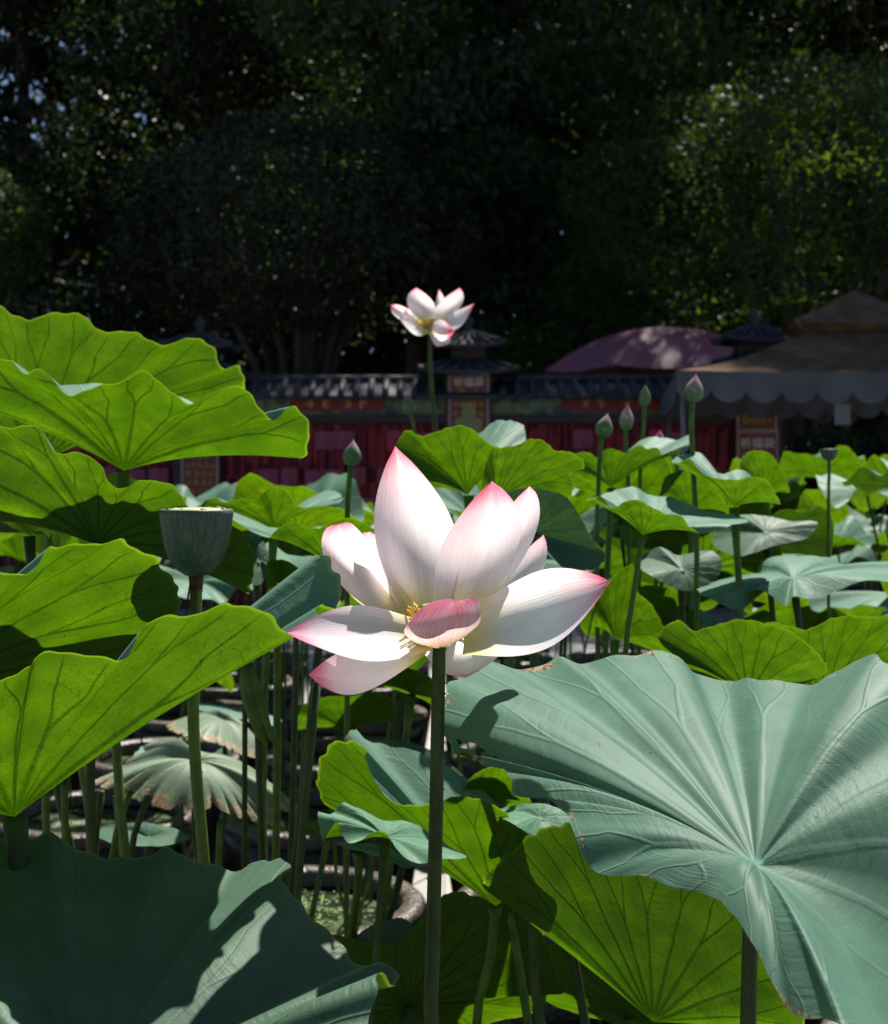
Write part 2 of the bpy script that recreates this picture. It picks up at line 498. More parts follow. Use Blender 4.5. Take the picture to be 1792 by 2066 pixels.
PILL = [wx(400), wx(945), wx(1527)]
X0, X1 = wx(-260), wx(1580)
wall = thing('garden_wall', 'long dark red garden wall with grey tiled coping and painted frieze', 'wall', ((X0 + X1) / 2, WY + 0.15, 0))
off = np.array(wall.location)
zt, zf0, zf1, zl = wz(803), wz(836), wz(804), wz(852)
V, F = box((X0 + X1) / 2, WY + 0.17, zf1 / 2 + 0.0, X1 - X0, 0.30, zf1)
wpart(wall, 'wall_face', V, F, M['wall'], smooth=False)
# frieze band, ledge beneath
V, F = box((X0 + X1) / 2, WY - 0.005, (zf0 + zf1) / 2, X1 - X0, 0.045, zf1 - zf0)
wpart(wall, 'painted_frieze', V, F, M['frieze'], smooth=False)
V, F = box((X0 + X1) / 2, WY - 0.02, (zf0 + zl) / 2 - 0.002, X1 - X0, 0.08, zf0 - zl)
wpart(wall, 'timber_ledge', V, F, M['timber'], smooth=False)
# coping: double slope core
zc0, zc1 = wz(800), wz(766)
xs = [X0, X1]
V = [(X0, WY - 0.20, zc0), (X1, WY - 0.20, zc0), (X1, WY + 0.17, zc1), (X0, WY + 0.17, zc1), (X0, WY + 0.54, zc0), (X1, WY + 0.54, zc0),
     (X0, WY - 0.20, zc0 - 0.03), (X1, WY - 0.20, zc0 - 0.03), (X1, WY + 0.54, zc0 - 0.03), (X0, WY + 0.54, zc0 - 0.03)]
F = [(0, 1, 2, 3), (3, 2, 5, 4), (6, 7, 1, 0), (4, 5, 8, 9), (9, 8, 7, 6), (0, 3, 4, 9, 6), (1, 7, 8, 5, 2)]
wpart(wall, 'coping', V, F, M['tile'], smooth=False)
V, F = tube([(X0, WY + 0.17, zc1 + 0.015), (X1, WY + 0.17, zc1 + 0.015)], 0.045, 10)
wpart(wall, 'ridge_tile', V, F, M['tile'])
# roll tiles down the front slope, each its own piece
sl = np.array((0, 0.37, zc1 - zc0))
tv, tf = tube([(0, 0, 0), tuple(sl * 0.5), tuple(sl)], [0.036, 0.034, 0.034], 8)
tile_me = mesh('roof_tile', tv, tf, M['tile'])
x = X0 + 0.05
while x < X1:
    if min(abs(x - q) for q in PILL) > 0.33:
        part(wall, 'roof_tile', tile_me, np.array((x, WY - 0.215, zc0 + 0.006)) - off)
    x += 0.145
# red signboards let into the frieze with gold characters


def text_mesh(s, size, mat, name='lettering'):
    cu = bpy.data.curves.new(name, 'FONT')
    cu.body = s
    cu.size = size
    cu.align_x = 'CENTER'
    cu.align_y = 'CENTER'
    cu.extrude = 0.002
    ob = bpy.data.objects.new(name, cu)
    COL.objects.link(ob)
    dg = bpy.context.evaluated_depsgraph_get()
    me = bpy.data.meshes.new_from_object(ob.evaluated_get(dg))
    bpy.data.objects.remove(ob)
    me.materials.clear()
    me.materials.append(mat)
    return me


def glyph_mesh(n, size, gap, seed, mat, name='lettering'):
    """a row of brush-stroke marks for characters too blurred to read"""
    rr = random.Random(seed)
    V, F = [], []
    for k in range(n):
        cx = (k - (n - 1) / 2) * (size + gap)
        for s in range(7):
            if s % 2:
                w, h = size * rr.uniform(0.5, 0.95), size * 0.11
            else:
                w, h = size * 0.11, size * rr.uniform(0.4, 0.95)
            bx, bz = cx + rr.uniform(-0.25, 0.25) * size, rr.uniform(-0.35, 0.35) * size
            v, f = box(bx, 0, bz, w, 0.002 + 0.0006 * s, h)
            V, F = join((V, F), (v, f))
    return mesh(name, V, F, mat, smooth=False)


def glyph_row(root, n, size, gap, seed, mat, loc):
    for k in range(n):
        part(root, 'character', glyph_mesh(1, size, 0, seed * 11 + k, mat, 'character'), (loc[0] + (k - (n - 1) / 2) * (size + gap), loc[1], loc[2]))


def signboard(px0, px1, lab):
    xa, xb = wx(px0), wx(px1)
    cx, cz, h = (xa + xb) / 2, (wz(826) + wz(797)) / 2 - 0.02, 0.145
    root = thing('signboard', lab, 'sign', (cx, WY - 0.0275, cz - h / 2))
    V, F, k = [], [], 10
    ring = []
    for s in (1, -1):
        for i in range(k + 1):
            a = -math.pi / 2 + math.pi * i / k
            ring.append((s * ((xb - xa) / 2 - h / 2) + s * math.cos(a) * h / 2, s * math.sin(a) * h / 2 + h / 2))
    n = len(ring)
    V = [(x_, 0.0, z_) for x_, z_ in ring] + [(x_, -0.03, z_) for x_, z_ in ring]
    F = [tuple(range(n)), tuple(range(2 * n - 1, n - 1, -1))] + [(i, i + n, (i + 1) % n + n, (i + 1) % n) for i in range(n)]
    part(root, 'board', mesh('board', V, F, M['redpaint'], smooth=False))
    for i, f in enumerate((-0.27, -0.12, 0.12, 0.27)):
        part(root, 'character', glyph_mesh(1, 0.085, 0, 31 + i + int(px0), M['gold'], 'character'), ((xb - xa) * f, -0.032, h / 2))


signboard(585, 776, 'red rounded signboard with gold characters beside the left leaf tips')
signboard(1133, 1345, 'red rounded signboard with gold characters below the purple umbrella')

# ------------------------------------------------------------------ pillars with two-tier tiled roofs
M['pillar'] = simple_mat('pillar_timber', (0.05, 0.035, 0.035), 0.8, 0.4, 5)


def eave(hw, z0, z1, htop, up=0.05):
    """square tiled roof tier with lifted corners"""
    V, F = [], []
    k = 8
    for j, (t) in enumerate((0.0, 0.35, 0.7, 1.0)):
        w = hw + (htop - hw) * t
        zz = z0 + (z1 - z0) * (t ** 1.35)
        for side in range(4):
            for i in range(k):
                s = -1 + 2 * i / k
                lift = up * (abs(s) ** 3) * (1 - t)
                px_, py_ = s * w, -w
                for _ in range(side):
                    px_, py_ = -py_, px_
                V.append((px_, py_, zz + lift))
    n = 4 * k
    for j in range(3):
        for i in range(n):
            F.append((j * n + i, j * n + (i + 1) % n, (j + 1) * n + (i + 1) % n, (j + 1) * n + i))
    o_ = len(V)
    for i in range(n):
        x_, y_, z_ = V[i]
        V.append((x_ * 0.985, y_ * 0.985, z_ - 0.035))
    for i in range(n):
        F.append((i, o_ + i, o_ + (i + 1) % n, (i + 1) % n))
    F.append(tuple(range(o_, o_ + n)))
    F.append(tuple(range(3 * n + n - 1, 3 * n - 1, -1)))
    return V, F


def pillar(x, lab, dz=0.0):
    root = thing('wall_pillar', lab, 'pillar', (x, WY + 0.15, 0))
    zb = wz(752) + dz
    part(root, 'shaft', mesh('shaft', *box(0, -0.02, (zb + 0.1) / 2, 0.46, 0.46, zb + 0.1), M['pillar'], smooth=False))
    lo = part(root, 'lower_roof', mesh('lower_roof', *eave(0.50, zb, zb + 0.115, 0.27), M['tile'], smooth=False))
    part(root, 'neck', mesh('neck', *box(0, 0, zb + 0.20, 0.34, 0.34, 0.24), M['pillar'], smooth=False))
    up = part(root, 'upper_roof', mesh('upper_roof', *eave(0.37, zb + 0.27, zb + 0.40, 0.10), M['tile'], smooth=False))
    for rf, hw, z0, z1, ht in ((lo, 0.50, zb, zb + 0.115, 0.27), (up, 0.37, zb + 0.27, zb + 0.40, 0.10)):
        for i in range(-3, 4):
            f = i / 3.5
            pts = []
            for t in (0.0, 0.35, 0.7, 1.0):
                w = hw + (ht - hw) * t
                pts.append((f * w, -w - 0.004, z0 + (z1 - z0) * t ** 1.35 + 0.05 * abs(f) ** 3 * (1 - t) + 0.012))
            part(rf, 'roof_tile', mesh('roof_tile', *tube(pts, 0.02, 6), M['tile']))
    fin = [(0.05, zb + 0.39), (0.045, zb + 0.44), (0.03, zb + 0.46), (0.05, zb + 0.50), (0.055, zb + 0.53), (0.03, zb + 0.57), (0.012, zb + 0.60), (0.001, zb + 0.62)]
    part(root, 'finial', mesh('finial', *lathe(fin, 14), M['tile']))
    return root


pillar(PILL[0], 'dark wall pillar with tiered tile roof half hidden by the tall bright leaves', -0.02)
pillar(PILL[1], 'wall pillar with two-tier tile roof just behind the small far lotus flower')
pillar(PILL[2], 'wall pillar with tiered roof between purple umbrella and beige tent', 0.06)

M['poster_red'] = simple_mat('poster_red', (0.15, 0.035, 0.03), 0.5, 0.3, 5)
M['poster_frame'] = simple_mat('poster_frame', (0.26, 0.20, 0.19), 0.5, 0.2, 9)
M['poster_green'] = simple_mat('poster_green_print', (0.17, 0.22, 0.09), 0.5, 0.3, 14)
M['poster_yellow'] = simple_mat('poster_yellow_print', (0.27, 0.20, 0.02), 0.5, 0.2, 30)
M['poster_grey'] = simple_mat('poster_pale_print', (0.30, 0.33, 0.38), 0.5, 0.3, 12)


def poster(px0, px1, py0, py1, lab):
    xa, xb, z1, z0 = wx(px0, 13.85), wx(px1, 13.85), wz(py0, 13.85), wz(py1, 13.85)
    w, h = xb - xa, z1 - z0
    root = thing('poster', lab, 'poster', ((xa + xb) / 2, 13.895, z0))
    part(root, 'sheet', mesh('sheet', *box(0, 0, h / 2, w, 0.012, h), M['poster_red'], smooth=False))
    fr = []
    for sx in (-1, 1):
        fr.append(box(sx * (w / 2 + 0.008), -0.006, h / 2, 0.022, 0.03, h + 0.04))
    fr.append(box(0, -0.006, h + 0.009, w - 0.006, 0.028, 0.02))
    fr.append(box(0, -0.006, -0.009, w - 0.006, 0.028, 0.02))
    part(root, 'frame', mesh('frame', *join(*fr), M['poster_frame'], smooth=False))
    return root, w, h


po, w, h = poster(909, 983, 757, 1000, 'tall red poster with green printed panel on the pillar by the far flower')
part(po, 'lettering', text_mesh('祈福袋', 0.10, M['white']), (0, -0.009, h - 0.07)).rotation_euler = (R(90), 0, 0)
glyph_row(po, 2, 0.09, 0.05, 3, M['poster_yellow'], (0, -0.009, h - 0.18))
for i in range(6):
    glyph_row(po, 5, 0.05, 0.012, 40 + i, M['poster_yellow'], (0, -0.0085, h - 0.28 - 0.09 * i))
part(po, 'printed_panel', mesh('printed_panel', *join(box(0, -0.0075, h - 0.70, w * 0.72, 0.004, 0.56), box(0, -0.0075, h - 0.345, w * 0.36, 0.004, 0.146)), M['poster_green'], smooth=False))
po, w, h = poster(368, 436, 880, 1090, 'red poster of yellow text lines on the pillar behind the tall leaves')
part(po, 'printed_bar', mesh('printed_bar', *box(0.01, -0.0085, h - 0.13, w * 0.8, 0.004, 0.03), M['poster_grey'], smooth=False))
for i, (nn, sz) in enumerate(((3, 0.05), (5, 0.045), (4, 0.06), (4, 0.06), (5, 0.045), (5, 0.05), (5, 0.045))):
    glyph_row(po, nn, sz, 0.015, 70 + i, M['poster_yellow'], (0, -0.0085, h - 0.20 - 0.085 * i))
po, w, h = poster(1492, 1566, 801, 866, 'small framed price poster with yellow 68 below the beige tent')
part(po, 'printed_panel', mesh('printed_panel', *box(-0.02, -0.0075, h - 0.055, w * 0.84, 0.004, 0.10), M['poster_grey'], smooth=False))
for ch_, dx_ in (('6', -0.105), ('8', -0.01)):
    part(po, 'lettering', text_mesh(ch_, 0.17, M['poster_yellow']), (dx_, -0.0095, 0.105)).rotation_euler = (R(90), 0, 0)
glyph_row(po, 2, 0.05, 0.012, 90, M['poster_yellow'], (0.10, -0.0095, 0.085))
po, w, h = poster(1492, 1568, 873, 1060, 'framed red poster headed by white characters under the 68 price poster')
part(po, 'lettering', text_mesh('祈福袋', 0.115, M['white']), (0, -0.009, h - 0.11)).rotation_euler = (R(90), 0, 0)
part(po, 'printed_panel', mesh('printed_panel', *box(0, -0.0075, h - 0.40, w * 0.84, 0.004, 0.40), M['poster_green'], smooth=False))

# ------------------------------------------------------------------ wish cards and ribbons hanging on the wall
M['card'] = simple_mat('pink_card', (0.19, 0.040, 0.078), 0.6, 0.45, 9)
M['card2'] = simple_mat('red_card', (0.27, 0.025, 0.06), 0.6, 0.35, 9)
M['ribbon'] = simple_mat('red_ribbon', (0.20, 0.008, 0.016), 0.6, 0.6, 4)
card_me = [mesh('wish_card', *box(0, 0, -0.09, 0.20, 0.006, 0.18), M['card'], smooth=False),
           mesh('wish_card', *box(0, 0, -0.10, 0.15, 0.006, 0.20), M['card2'], smooth=False),
           mesh('wish_card', *box(0, 0, -0.085, 0.17, 0.006, 0.17), M['card'], smooth=False)]
rows = [(870, 'top row'), (944, 'middle row'), (1004, 'lower row')]
for ri, (py, rn) in enumerate(rows):
    x = X0 + 0.15
    while x < wx(1480):
        if min(abs(x - q) for q in PILL) > 0.36 and random.random() < (0.72, 0.86, 0.5)[ri]:
            k = random.choice((0, 0, 1, 2))
            o = bpy.data.objects.new('wish_card', card_me[k])
            COL.objects.link(o)
            o.location = (x, WY - 0.045 - random.uniform(0, 0.02), wz(py) + random.uniform(-0.02, 0.02))
            o.rotation_euler = (random.uniform(-0.1, 0.05), random.uniform(-0.05, 0.05), random.uniform(-0.2, 0.2))
            lb = ('pink' if k != 1 else 'deep red') + ' square wish card hung in the %s on the red wall' % rn
            tag(o, lb, 'card', lb)
        x += random.choice((0.19, 0.21, 0.24, 0.30))
V, F = [], []
x = X0 + 0.05
while x < wx(1482):
    if min(abs(x - q) for q in PILL) > 0.30:
        for lev in range(3):
            if random.random() < 0.75:
                z1 = zl - 0.06 - lev * 0.52 + random.uniform(-0.06, 0.06)
                L = random.uniform(0.3, 0.55)
                wd = random.uniform(0.018, 0.05)
                a = random.uniform(-0.6, 0.6)
                y_ = WY - 0.012 - random.uniform(0, 0.025)
                o_ = len(V)
                sw = random.uniform(-0.03, 0.03)
                for t in (0, 0.5, 1):
                    cx = x + sw * t
                    V += [(cx - wd / 2 * math.cos(a), y_ - wd / 4 * math.sin(a), z1 - L * t), (cx + wd / 2 * math.cos(a), y_ + wd / 4 * math.sin(a), z1 - L * t)]
                F += [(o_, o_ + 1, o_ + 3, o_ + 2), (o_ + 2, o_ + 3, o_ + 5, o_ + 4)]
    x += random.uniform(0.02, 0.045)
o = bpy.data.objects.new('wish_ribbons', mesh('wish_ribbons', V, F, M['ribbon'], smooth=False))
COL.objects.link(o)
tag(o, 'dense dark red ribbons hanging all along the garden wall', 'ribbons', kind='stuff')

# ------------------------------------------------------------------ purple umbrella behind the wall
M['umbrella'] = simple_mat('purple_red_canvas', (0.24, 0.060, 0.080), 0.5, 0.35, 2.5, col2=(0.19, 0.085, 0.13))  # bluish second tone paints the sky's reflection into the canvas
M['umbrella_shaded'] = simple_mat('shaded_canvas', (0.16, 0.030, 0.038), 0.55, 0.3, 2.5)  # darker copy for the right-hand panels, their shade painted in
M['metal'] = simple_mat('grey_metal', (0.2, 0.2, 0.2), 0.4, 0.2, 9, metal=0.6)
UD = 17.0
ux, utop, urim, urad = wx(1338, UD), wz(660, UD), wz(752, UD), 1.50
um = thing('patio_umbrella', 'large purple red patio umbrella rising behind the garden wall', 'umbrella', (ux, UD, 0))
for k in range(8):
    V, F = [], []
    na, nr_ = 8, 8
    for j in range(nr_ + 1):
        t = j / nr_
        rr = urad * t
        zz = urim + (utop - urim) * (1 - t ** 2.0)
        for i in range(na + 1):
            a = 2 * math.pi * (k + i / na) / 8 + 0.25
            s = math.sin(math.pi * i / na)
            rr2 = rr * (1 - 0.045 * s)
            V.append((rr2 * math.cos(a), rr2 * math.sin(a), zz - 0.05 * s * t))
    for j in range(nr_):
        for i in range(na):
            q = j * (na + 1) + i
            F.append((q, q + 1, q + na + 2, q + na + 1))
    part(um, 'canopy_panel', mesh('canopy_panel', V, F, M['umbrella_shaded' if k in (7, 0) else 'umbrella']))
    a = 2 * math.pi * k / 8 + 0.25
    part(um, 'rib', mesh('rib', *tube([(urad * t * math.cos(a), urad * t * math.sin(a), urim + (utop - urim) * (1 - t * t) - 0.015) for t in (0, 0.3, 0.6, 1)], 0.012, 6), M['metal']))
part(um, 'pole', mesh('pole', *tube([(0, 0, -0.2), (0, 0, utop - 0.02)], 0.025, 10), M['metal']))
part(um, 'finial', mesh('finial', *lathe([(0.03, utop - 0.02), (0.03, utop + 0.03), (0.015, utop + 0.07), (0.001, utop + 0.08)], 10), M['metal']))

# ------------------------------------------------------------------ beige two-tier tent
m = N('stained_canvas')
tc = m.n('ShaderNodeTexCoord').outputs['Object']
mp = m.n('ShaderNodeMapping', {'Vector': tc, 'Scale': (5.0, 5.0, 0.9)}).outputs[0]
s1 = m.ss(m.noise(mp, 1.2, 5, 0.6), 0.35, 0.7)
s2 = m.ss(m.noise(mp, 2.3, 4, 0.65), 0.52, 0.66)
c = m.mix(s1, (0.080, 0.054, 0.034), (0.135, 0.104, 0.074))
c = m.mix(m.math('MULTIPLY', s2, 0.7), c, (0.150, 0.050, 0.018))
p = m.n('ShaderNodeBsdfPrincipled', {'Base Color': c, 'Roughness': 0.95, 'Specular IOR Level': 0.05})
M['canvas'] = m.end(p.outputs[0])
M['valance'] = simple_mat('shade_toned_valance', (0.070, 0.078, 0.092), 0.8, 0.35, 3)  # blue-grey of skylit shade put into the valance colour
TD = 12.0
tx = wx(1722, TD)
TR = R(-7)
tent = thing('canopy_tent', 'beige stained two-tier canopy tent with scalloped shade-toned valance', 'tent', (tx, TD, 0), rotz=TR)
EH, ZE, ZM, ZU, ZA = 1.56, 2.13, 2.52, 2.60, 2.90


def roof_panels(hw0, z0, hw1, z1, nm, curve=0.06):
    for s in range(4):
        V, F = [], []
        na, nr_ = 10, 6
        for j in range(nr_ + 1):
            t = j / nr_
            w = hw0 + (hw1 - hw0) * t
            zz = z0 + (z1 - z0) * t - curve * math.sin(math.pi * t)
            for i in range(na + 1):
                f = -1 + 2 * i / na
                sagz = -0.03 * (1 - f * f) * (1 - t)
                x_, y_ = f * w, -w
                for _ in range(s):
                    x_, y_ = -y_, x_
                V.append((x_, y_, zz + sagz))
        for j in range(nr_):
            for i in range(na):
                q = j * (na + 1) + i
                F.append((q, q + 1, q + na + 2, q + na + 1))
        part(tent, nm, mesh(nm, V, F, M['canvas']))


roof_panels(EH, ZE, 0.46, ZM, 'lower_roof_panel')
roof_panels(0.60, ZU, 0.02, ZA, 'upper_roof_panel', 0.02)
for s in range(4):
    V, F = [], []
    n = 120
    for i in range(n + 1):
        f = -1 + 2 * i / n
        ph = (i / n * 12) % 1.0
        sc = abs(math.sin(math.pi * ph)) ** 0.6 * 0.085
        wav = 0.015 * math.sin(f * 37)
        zt_ = ZE - 0.03 * (1 - f * f) + 0.002
        for zz, dy in ((zt_, 0), (zt_ - 0.09, 0.01 + wav * 0.4), (zt_ - 0.15 - sc, 0.015 + wav)):
            x_, y_ = f * EH, -EH - dy
            for _ in range(s):
                x_, y_ = -y_, x_
            V.append((x_, y_, zz))
    for i in range(n):
        for j in range(2):
            q = i * 3 + j
            F.append((q, q + 3, q + 4, q + 1))
    part(tent, 'valance', mesh('valance', V, F, M['valance']))
for sx in (-1, 1):
    for sy in (-1, 1):
        part(tent, 'pole', mesh('pole', *tube([(sx * 1.5, sy * 1.5, 0), (sx * 1.5, sy * 1.5, ZE - 0.02)], 0.02, 8), M['metal']))
V, F = join(*[tube([(sx * 0.46, sy * 0.46, ZM - 0.01), (sx * 0.55, sy * 0.55, ZU + 0.02)], 0.012, 6) for sx in (-1, 1) for sy in (-1, 1)])
part(tent, 'upper_frame', mesh('upper_frame', V, F, M['metal']))
V, F = box(0, 0, -0.09, 0.12, 0.006, 0.16)
M['notice'] = simple_mat('dim_paper', (0.11, 0.115, 0.13), 0.7, 0.2, 9)
o = bpy.data.objects.new('paper_notice', mesh('paper_notice', V, F, M['notice'], smooth=False))
COL.objects.link(o)
o.location = W(1700, 812, 10.75)
tag(o, 'small pale paper notice hanging below the tent valance', 'notice')
# red box on the paving
M['redbox'] = simple_mat('bright_red_paint', (0.65, 0.02, 0.015), 0.4, 0.15, 5)
rb = thing('red_box', 'bright red wooden box on the paving glimpsed between leaves left of the flower', 'box', tuple(W(612, 1000, 12.4) * (1, 1, 0)))
V, F = box(0, 0, 0.33, 0.42, 0.36, 0.62)
part(rb, 'body', mesh('body', V, F, M['redbox'], smooth=False))
part(rb, 'lid', mesh('lid', *box(0, 0, 0.665, 0.46, 0.40, 0.04), M['redbox'], smooth=False))
part(rb, 'base', mesh('base', *box(0, 0, 0.01, 0.38, 0.32, 0.02), M['timber'], smooth=False))

# ------------------------------------------------------------------ trees behind the wall


def foliage_material(name, c1, c2, tcol, tf=0.3):
    m = N(name)
    ge = m.n('ShaderNodeNewGeometry')
    f = ge.outputs['Random Per Island']
    tc = m.n('ShaderNodeTexCoord').outputs['Object']
    c = m.mix(f, c1, c2)
    c = m.mix(m.ss(m.noise(tc, 0.8, 3), 0.35, 0.7), c, tuple(x * 0.6 for x in c1))
    p = m.n('ShaderNodeBsdfPrincipled', {'Base Color': c, 'Roughness': 0.5, 'Specular IOR Level': 0.18})
    tr = m.n('ShaderNodeBsdfTranslucent', {'Color': tcol + (1,)})
    mx = m.n('ShaderNodeMixShader', {0: tf, 1: p.outputs[0], 2: tr.outputs[0]})
    return m.end(mx.outputs[0])


M['fol_a'] = foliage_material('foliage_dark', (0.012, 0.019, 0.010), (0.024, 0.033, 0.017), (0.04, 0.07, 0.008))
M['fol_b'] = foliage_material('foliage_green', (0.015, 0.030, 0.015), (0.028, 0.048, 0.022), (0.11, 0.18, 0.012), 0.42)
M['fol_c'] = foliage_material('foliage_grey', (0.017, 0.021, 0.013), (0.030, 0.034, 0.021), (0.03, 0.045, 0.010), 0.15)
M['fol_d'] = foliage_material('foliage_blue_green', (0.020, 0.042, 0.026), (0.038, 0.066, 0.040), (0.11, 0.18, 0.015), 0.38)
M['bark'] = simple_mat('bark', (0.055, 0.045, 0.035), 0.9, 0.5, 8, 0.8, 30)


def leaf_cloud(pts, size, rng, out=None):
    n = len(pts)
    a = rng.normal(size=(n, 3))
    a[:, 2] -= 0.35
    a /= np.linalg.norm(a, axis=1)[:, None]
    b = rng.normal(size=(n, 3))
    if out is not None:
        b = np.cross(a, out + 0.5 * b)
    else:
        b = np.cross(a, b)
    b /= np.linalg.norm(b, axis=1)[:, None] + 1e-9
    s = (size * rng.uniform(0.6, 1.35, n))[:, None]
    V = np.stack([pts - a * s, pts + b * s * 0.42 - a * s * 0.1, pts + a * s, pts - b * s * 0.42 - a * s * 0.1], 1).reshape(-1, 3)
    return V, np.arange(n * 4).reshape(-1, 4)


def shell_points(c, r, n, rng, inner=0.72, lo=-1.0):
    d = rng.normal(size=(int(n * 2.2), 3))
    d /= np.linalg.norm(d, axis=1)[:, None]
    d = d[d[:, 2] > lo][:n]
    rad = inner + (1 - inner) * rng.random(len(d)) ** 0.6
    return np.array(c) + d * rad[:, None] * np.array(r), d


def limbs(base, targets, r0, rng):
    out = []
    for t in targets:
        t = np.array(t, float)
        b = np.array(base, float)
        mid = b * 0.55 + t * 0.45 + rng.normal(size=3) * 0.18
        mid[0] = b[0] + (t[0] - b[0]) * 0.33
        mid[1] = b[1] + (t[1] - b[1]) * 0.33
        pts = [b, b * 0.7 + mid * 0.3 + rng.normal(size=3) * 0.03, mid, mid * 0.4 + t * 0.6 + rng.normal(size=3) * 0.12, t]
        out.append(tube(pts, [r0, r0 * 0.75, r0 * 0.55, r0 * 0.33, r0 * 0.12], 7))
    return join(*out)


def dome_tree(label, cx, cy, cz, rx, rz_up, rz_dn, n, mat, size, seed, fork_z=1.2):
    rng = np.random.default_rng(seed)
    root = thing('clipped_tree', label, 'tree', (cx, cy, 0))
    V, F = tube([(0, 0, -0.3), (0.03, 0, fork_z * 0.6), (0, 0, fork_z)], [0.26, 0.2, 0.17], 10)
    tg = []
    for k in range(15):
        a = 2 * math.pi * k / 15 + rng.uniform(-0.2, 0.2)
        q = rng.uniform(0.35, 0.92)
        tg.append((rx * q * math.cos(a), rx * q * math.sin(a) * 0.9, cz + rz_up * 0.85 * math.sqrt(max(0, 1 - q * q)) * rng.uniform(0.5, 1)))
    part(root, 'trunk', mesh('trunk', *join((V, F), limbs((0, 0, fork_z * 0.9), tg, 0.11, rng)), M['bark']))
    P, D = shell_points((0, 0, 0), (1, 1, 1), n, rng, 0.80)
    nz = np.array([1.0 + 0.07 * math.sin(6 * p[0] + 3 * p[2] + seed) * math.sin(5 * p[2] + 4 * p[1]) + 0.06 * math.sin(9 * p[1] - 7 * p[2]) + 0.04 * math.sin(17 * p[0] + 13 * p[1]) for p in D])
    P = P * nz[:, None]
    up = P[:, 2] > 0
    P = P * np.array((rx, rx * 0.95, 1.0))
    P[:, 2] *= np.where(up, rz_up, rz_dn)
    P[:, 2] += cz
    # thin out the underside so limbs and dark gaps show
    keep = (D[:, 2] > -0.25) | (rng.random(len(D)) < 0.45)
    V, Q = leaf_cloud(P[keep], size, rng, D[keep])
    part(root, 'crown', mesh_np('crown', V, Q, mat))


def tall_tree(label, cx, cy, z0, z1, rx, nclump, per, mat, size, seed, trunk_r=0.25):
    rng = np.random.default_rng(seed)
    root = thing('tall_tree', label, 'tree', (cx, cy, 0))
    cs = []
    for k in range(nclump):
        t = (k + rng.random()) / nclump
        a = rng.uniform(0, 2 * math.pi)
        q = rng.uniform(0.25, 1.0) * math.sin(math.pi * (0.12 + 0.8 * t)) ** 0.6
        cs.append((rx * q * math.cos(a), rx * q * math.sin(a), z0 + (z1 - z0) * t))
    V, F = tube([(0, 0, -0.5), (0.1, 0, z0 * 0.5), (0.05, 0.1, (z0 + z1) / 2), (0, 0, z1 * 0.92)], [trunk_r, trunk_r * 0.8, trunk_r * 0.5, 0.04], 9)
    lb = [tube([(0.05, 0.05, max(1.5, c[2] - 1.3)), (c[0] * 0.5, c[1] * 0.5, c[2] - 0.5), c], [trunk_r * 0.32, trunk_r * 0.2, 0.02], 6) for c in cs[::2]]
    part(root, 'trunk', mesh('trunk', *join((V, F), *lb), M['bark']))
    PP, DD = [], []
    for c in cs:
        rr = rx * rng.uniform(0.26, 0.42)
        P, D = shell_points(c, (rr * 1.15, rr * 1.15, rr * 0.75), per, rng, 0.35, -0.75)
        PP.append(P)
        DD.append(D)
    V, Q = leaf_cloud(np.concatenate(PP), size, rng, np.concatenate(DD))
    part(root, 'crown', mesh_np('crown', V, Q, mat))


def TX(px, d):
    return (px - CX) / FPX * d


dome_tree('broad dome-clipped dark tree with many forking limbs behind the wall', TX(605, 21), 21.0, 4.5, 2.75, 2.15, 1.15, 30000, M['fol_c'], 0.055, 11)
dome_tree('large round-topped tree with sunlit crown behind the tent', TX(1610, 20), 20.0, 4.2, 3.35, 2.75, 1.4, 42000, M['fol_b'], 0.062, 12)
dome_tree('small clipped tree standing left of the dome-clipped dark tree', TX(-70, 20), 20.0, 4.7, 1.15, 0.95, 1.0, 9000, M['fol_b'], 0.055, 13)
tall_tree('tall gloomy tree rising over the dome-clipped dark tree', TX(420, 28), 28.0, 4.0, 23.0, 4.2, 60, 1000, M['fol_a'], 0.10, 21)
tall_tree('tall tree with blue-green hanging foliage behind the far lotus flower', TX(830, 23.5), 23.5, 4.2, 27.0, 3.6, 84, 950, M['fol_d'], 0.09, 22)
tall_tree('tall tree with glinting leaves standing above the purple umbrella', TX(1180, 22.8), 22.8, 3.2, 27.0, 3.4, 84, 950, M['fol_b'], 0.09, 23)
tall_tree('tall dark tree behind the round-topped sunlit tree', TX(1390, 29), 29.0, 6.0, 26.0, 3.3, 80, 900, M['fol_a'], 0.095, 24)
tall_tree('tall tree behind the tent, its crown cut by the picture top', TX(1850, 27), 27.5, 4.0, 14.0, 3.2, 44, 900, M['fol_a'], 0.095, 25)
tall_tree('thin-crowned tall tree with sky glints above the small clipped tree', TX(40, 30), 30.0, 5.0, 17.0, 2.9, 30, 760, M['fol_a'], 0.10, 26)
tall_tree('tall tree crowded between the thin-crowned tree and the gloomy tree', TX(215, 33), 33.0, 8.0, 20.0, 3.0, 26, 800, M['fol_a'], 0.11, 27)
tall_tree('unseen tall tree added to shade the wall and tent, right of the round-topped tree', 8.8, 24.5, 17.0, 25.5, 3.2, 56, 900, M['fol_a'], 0.095, 28)  # out of view, added so its crown shades the wall and tent
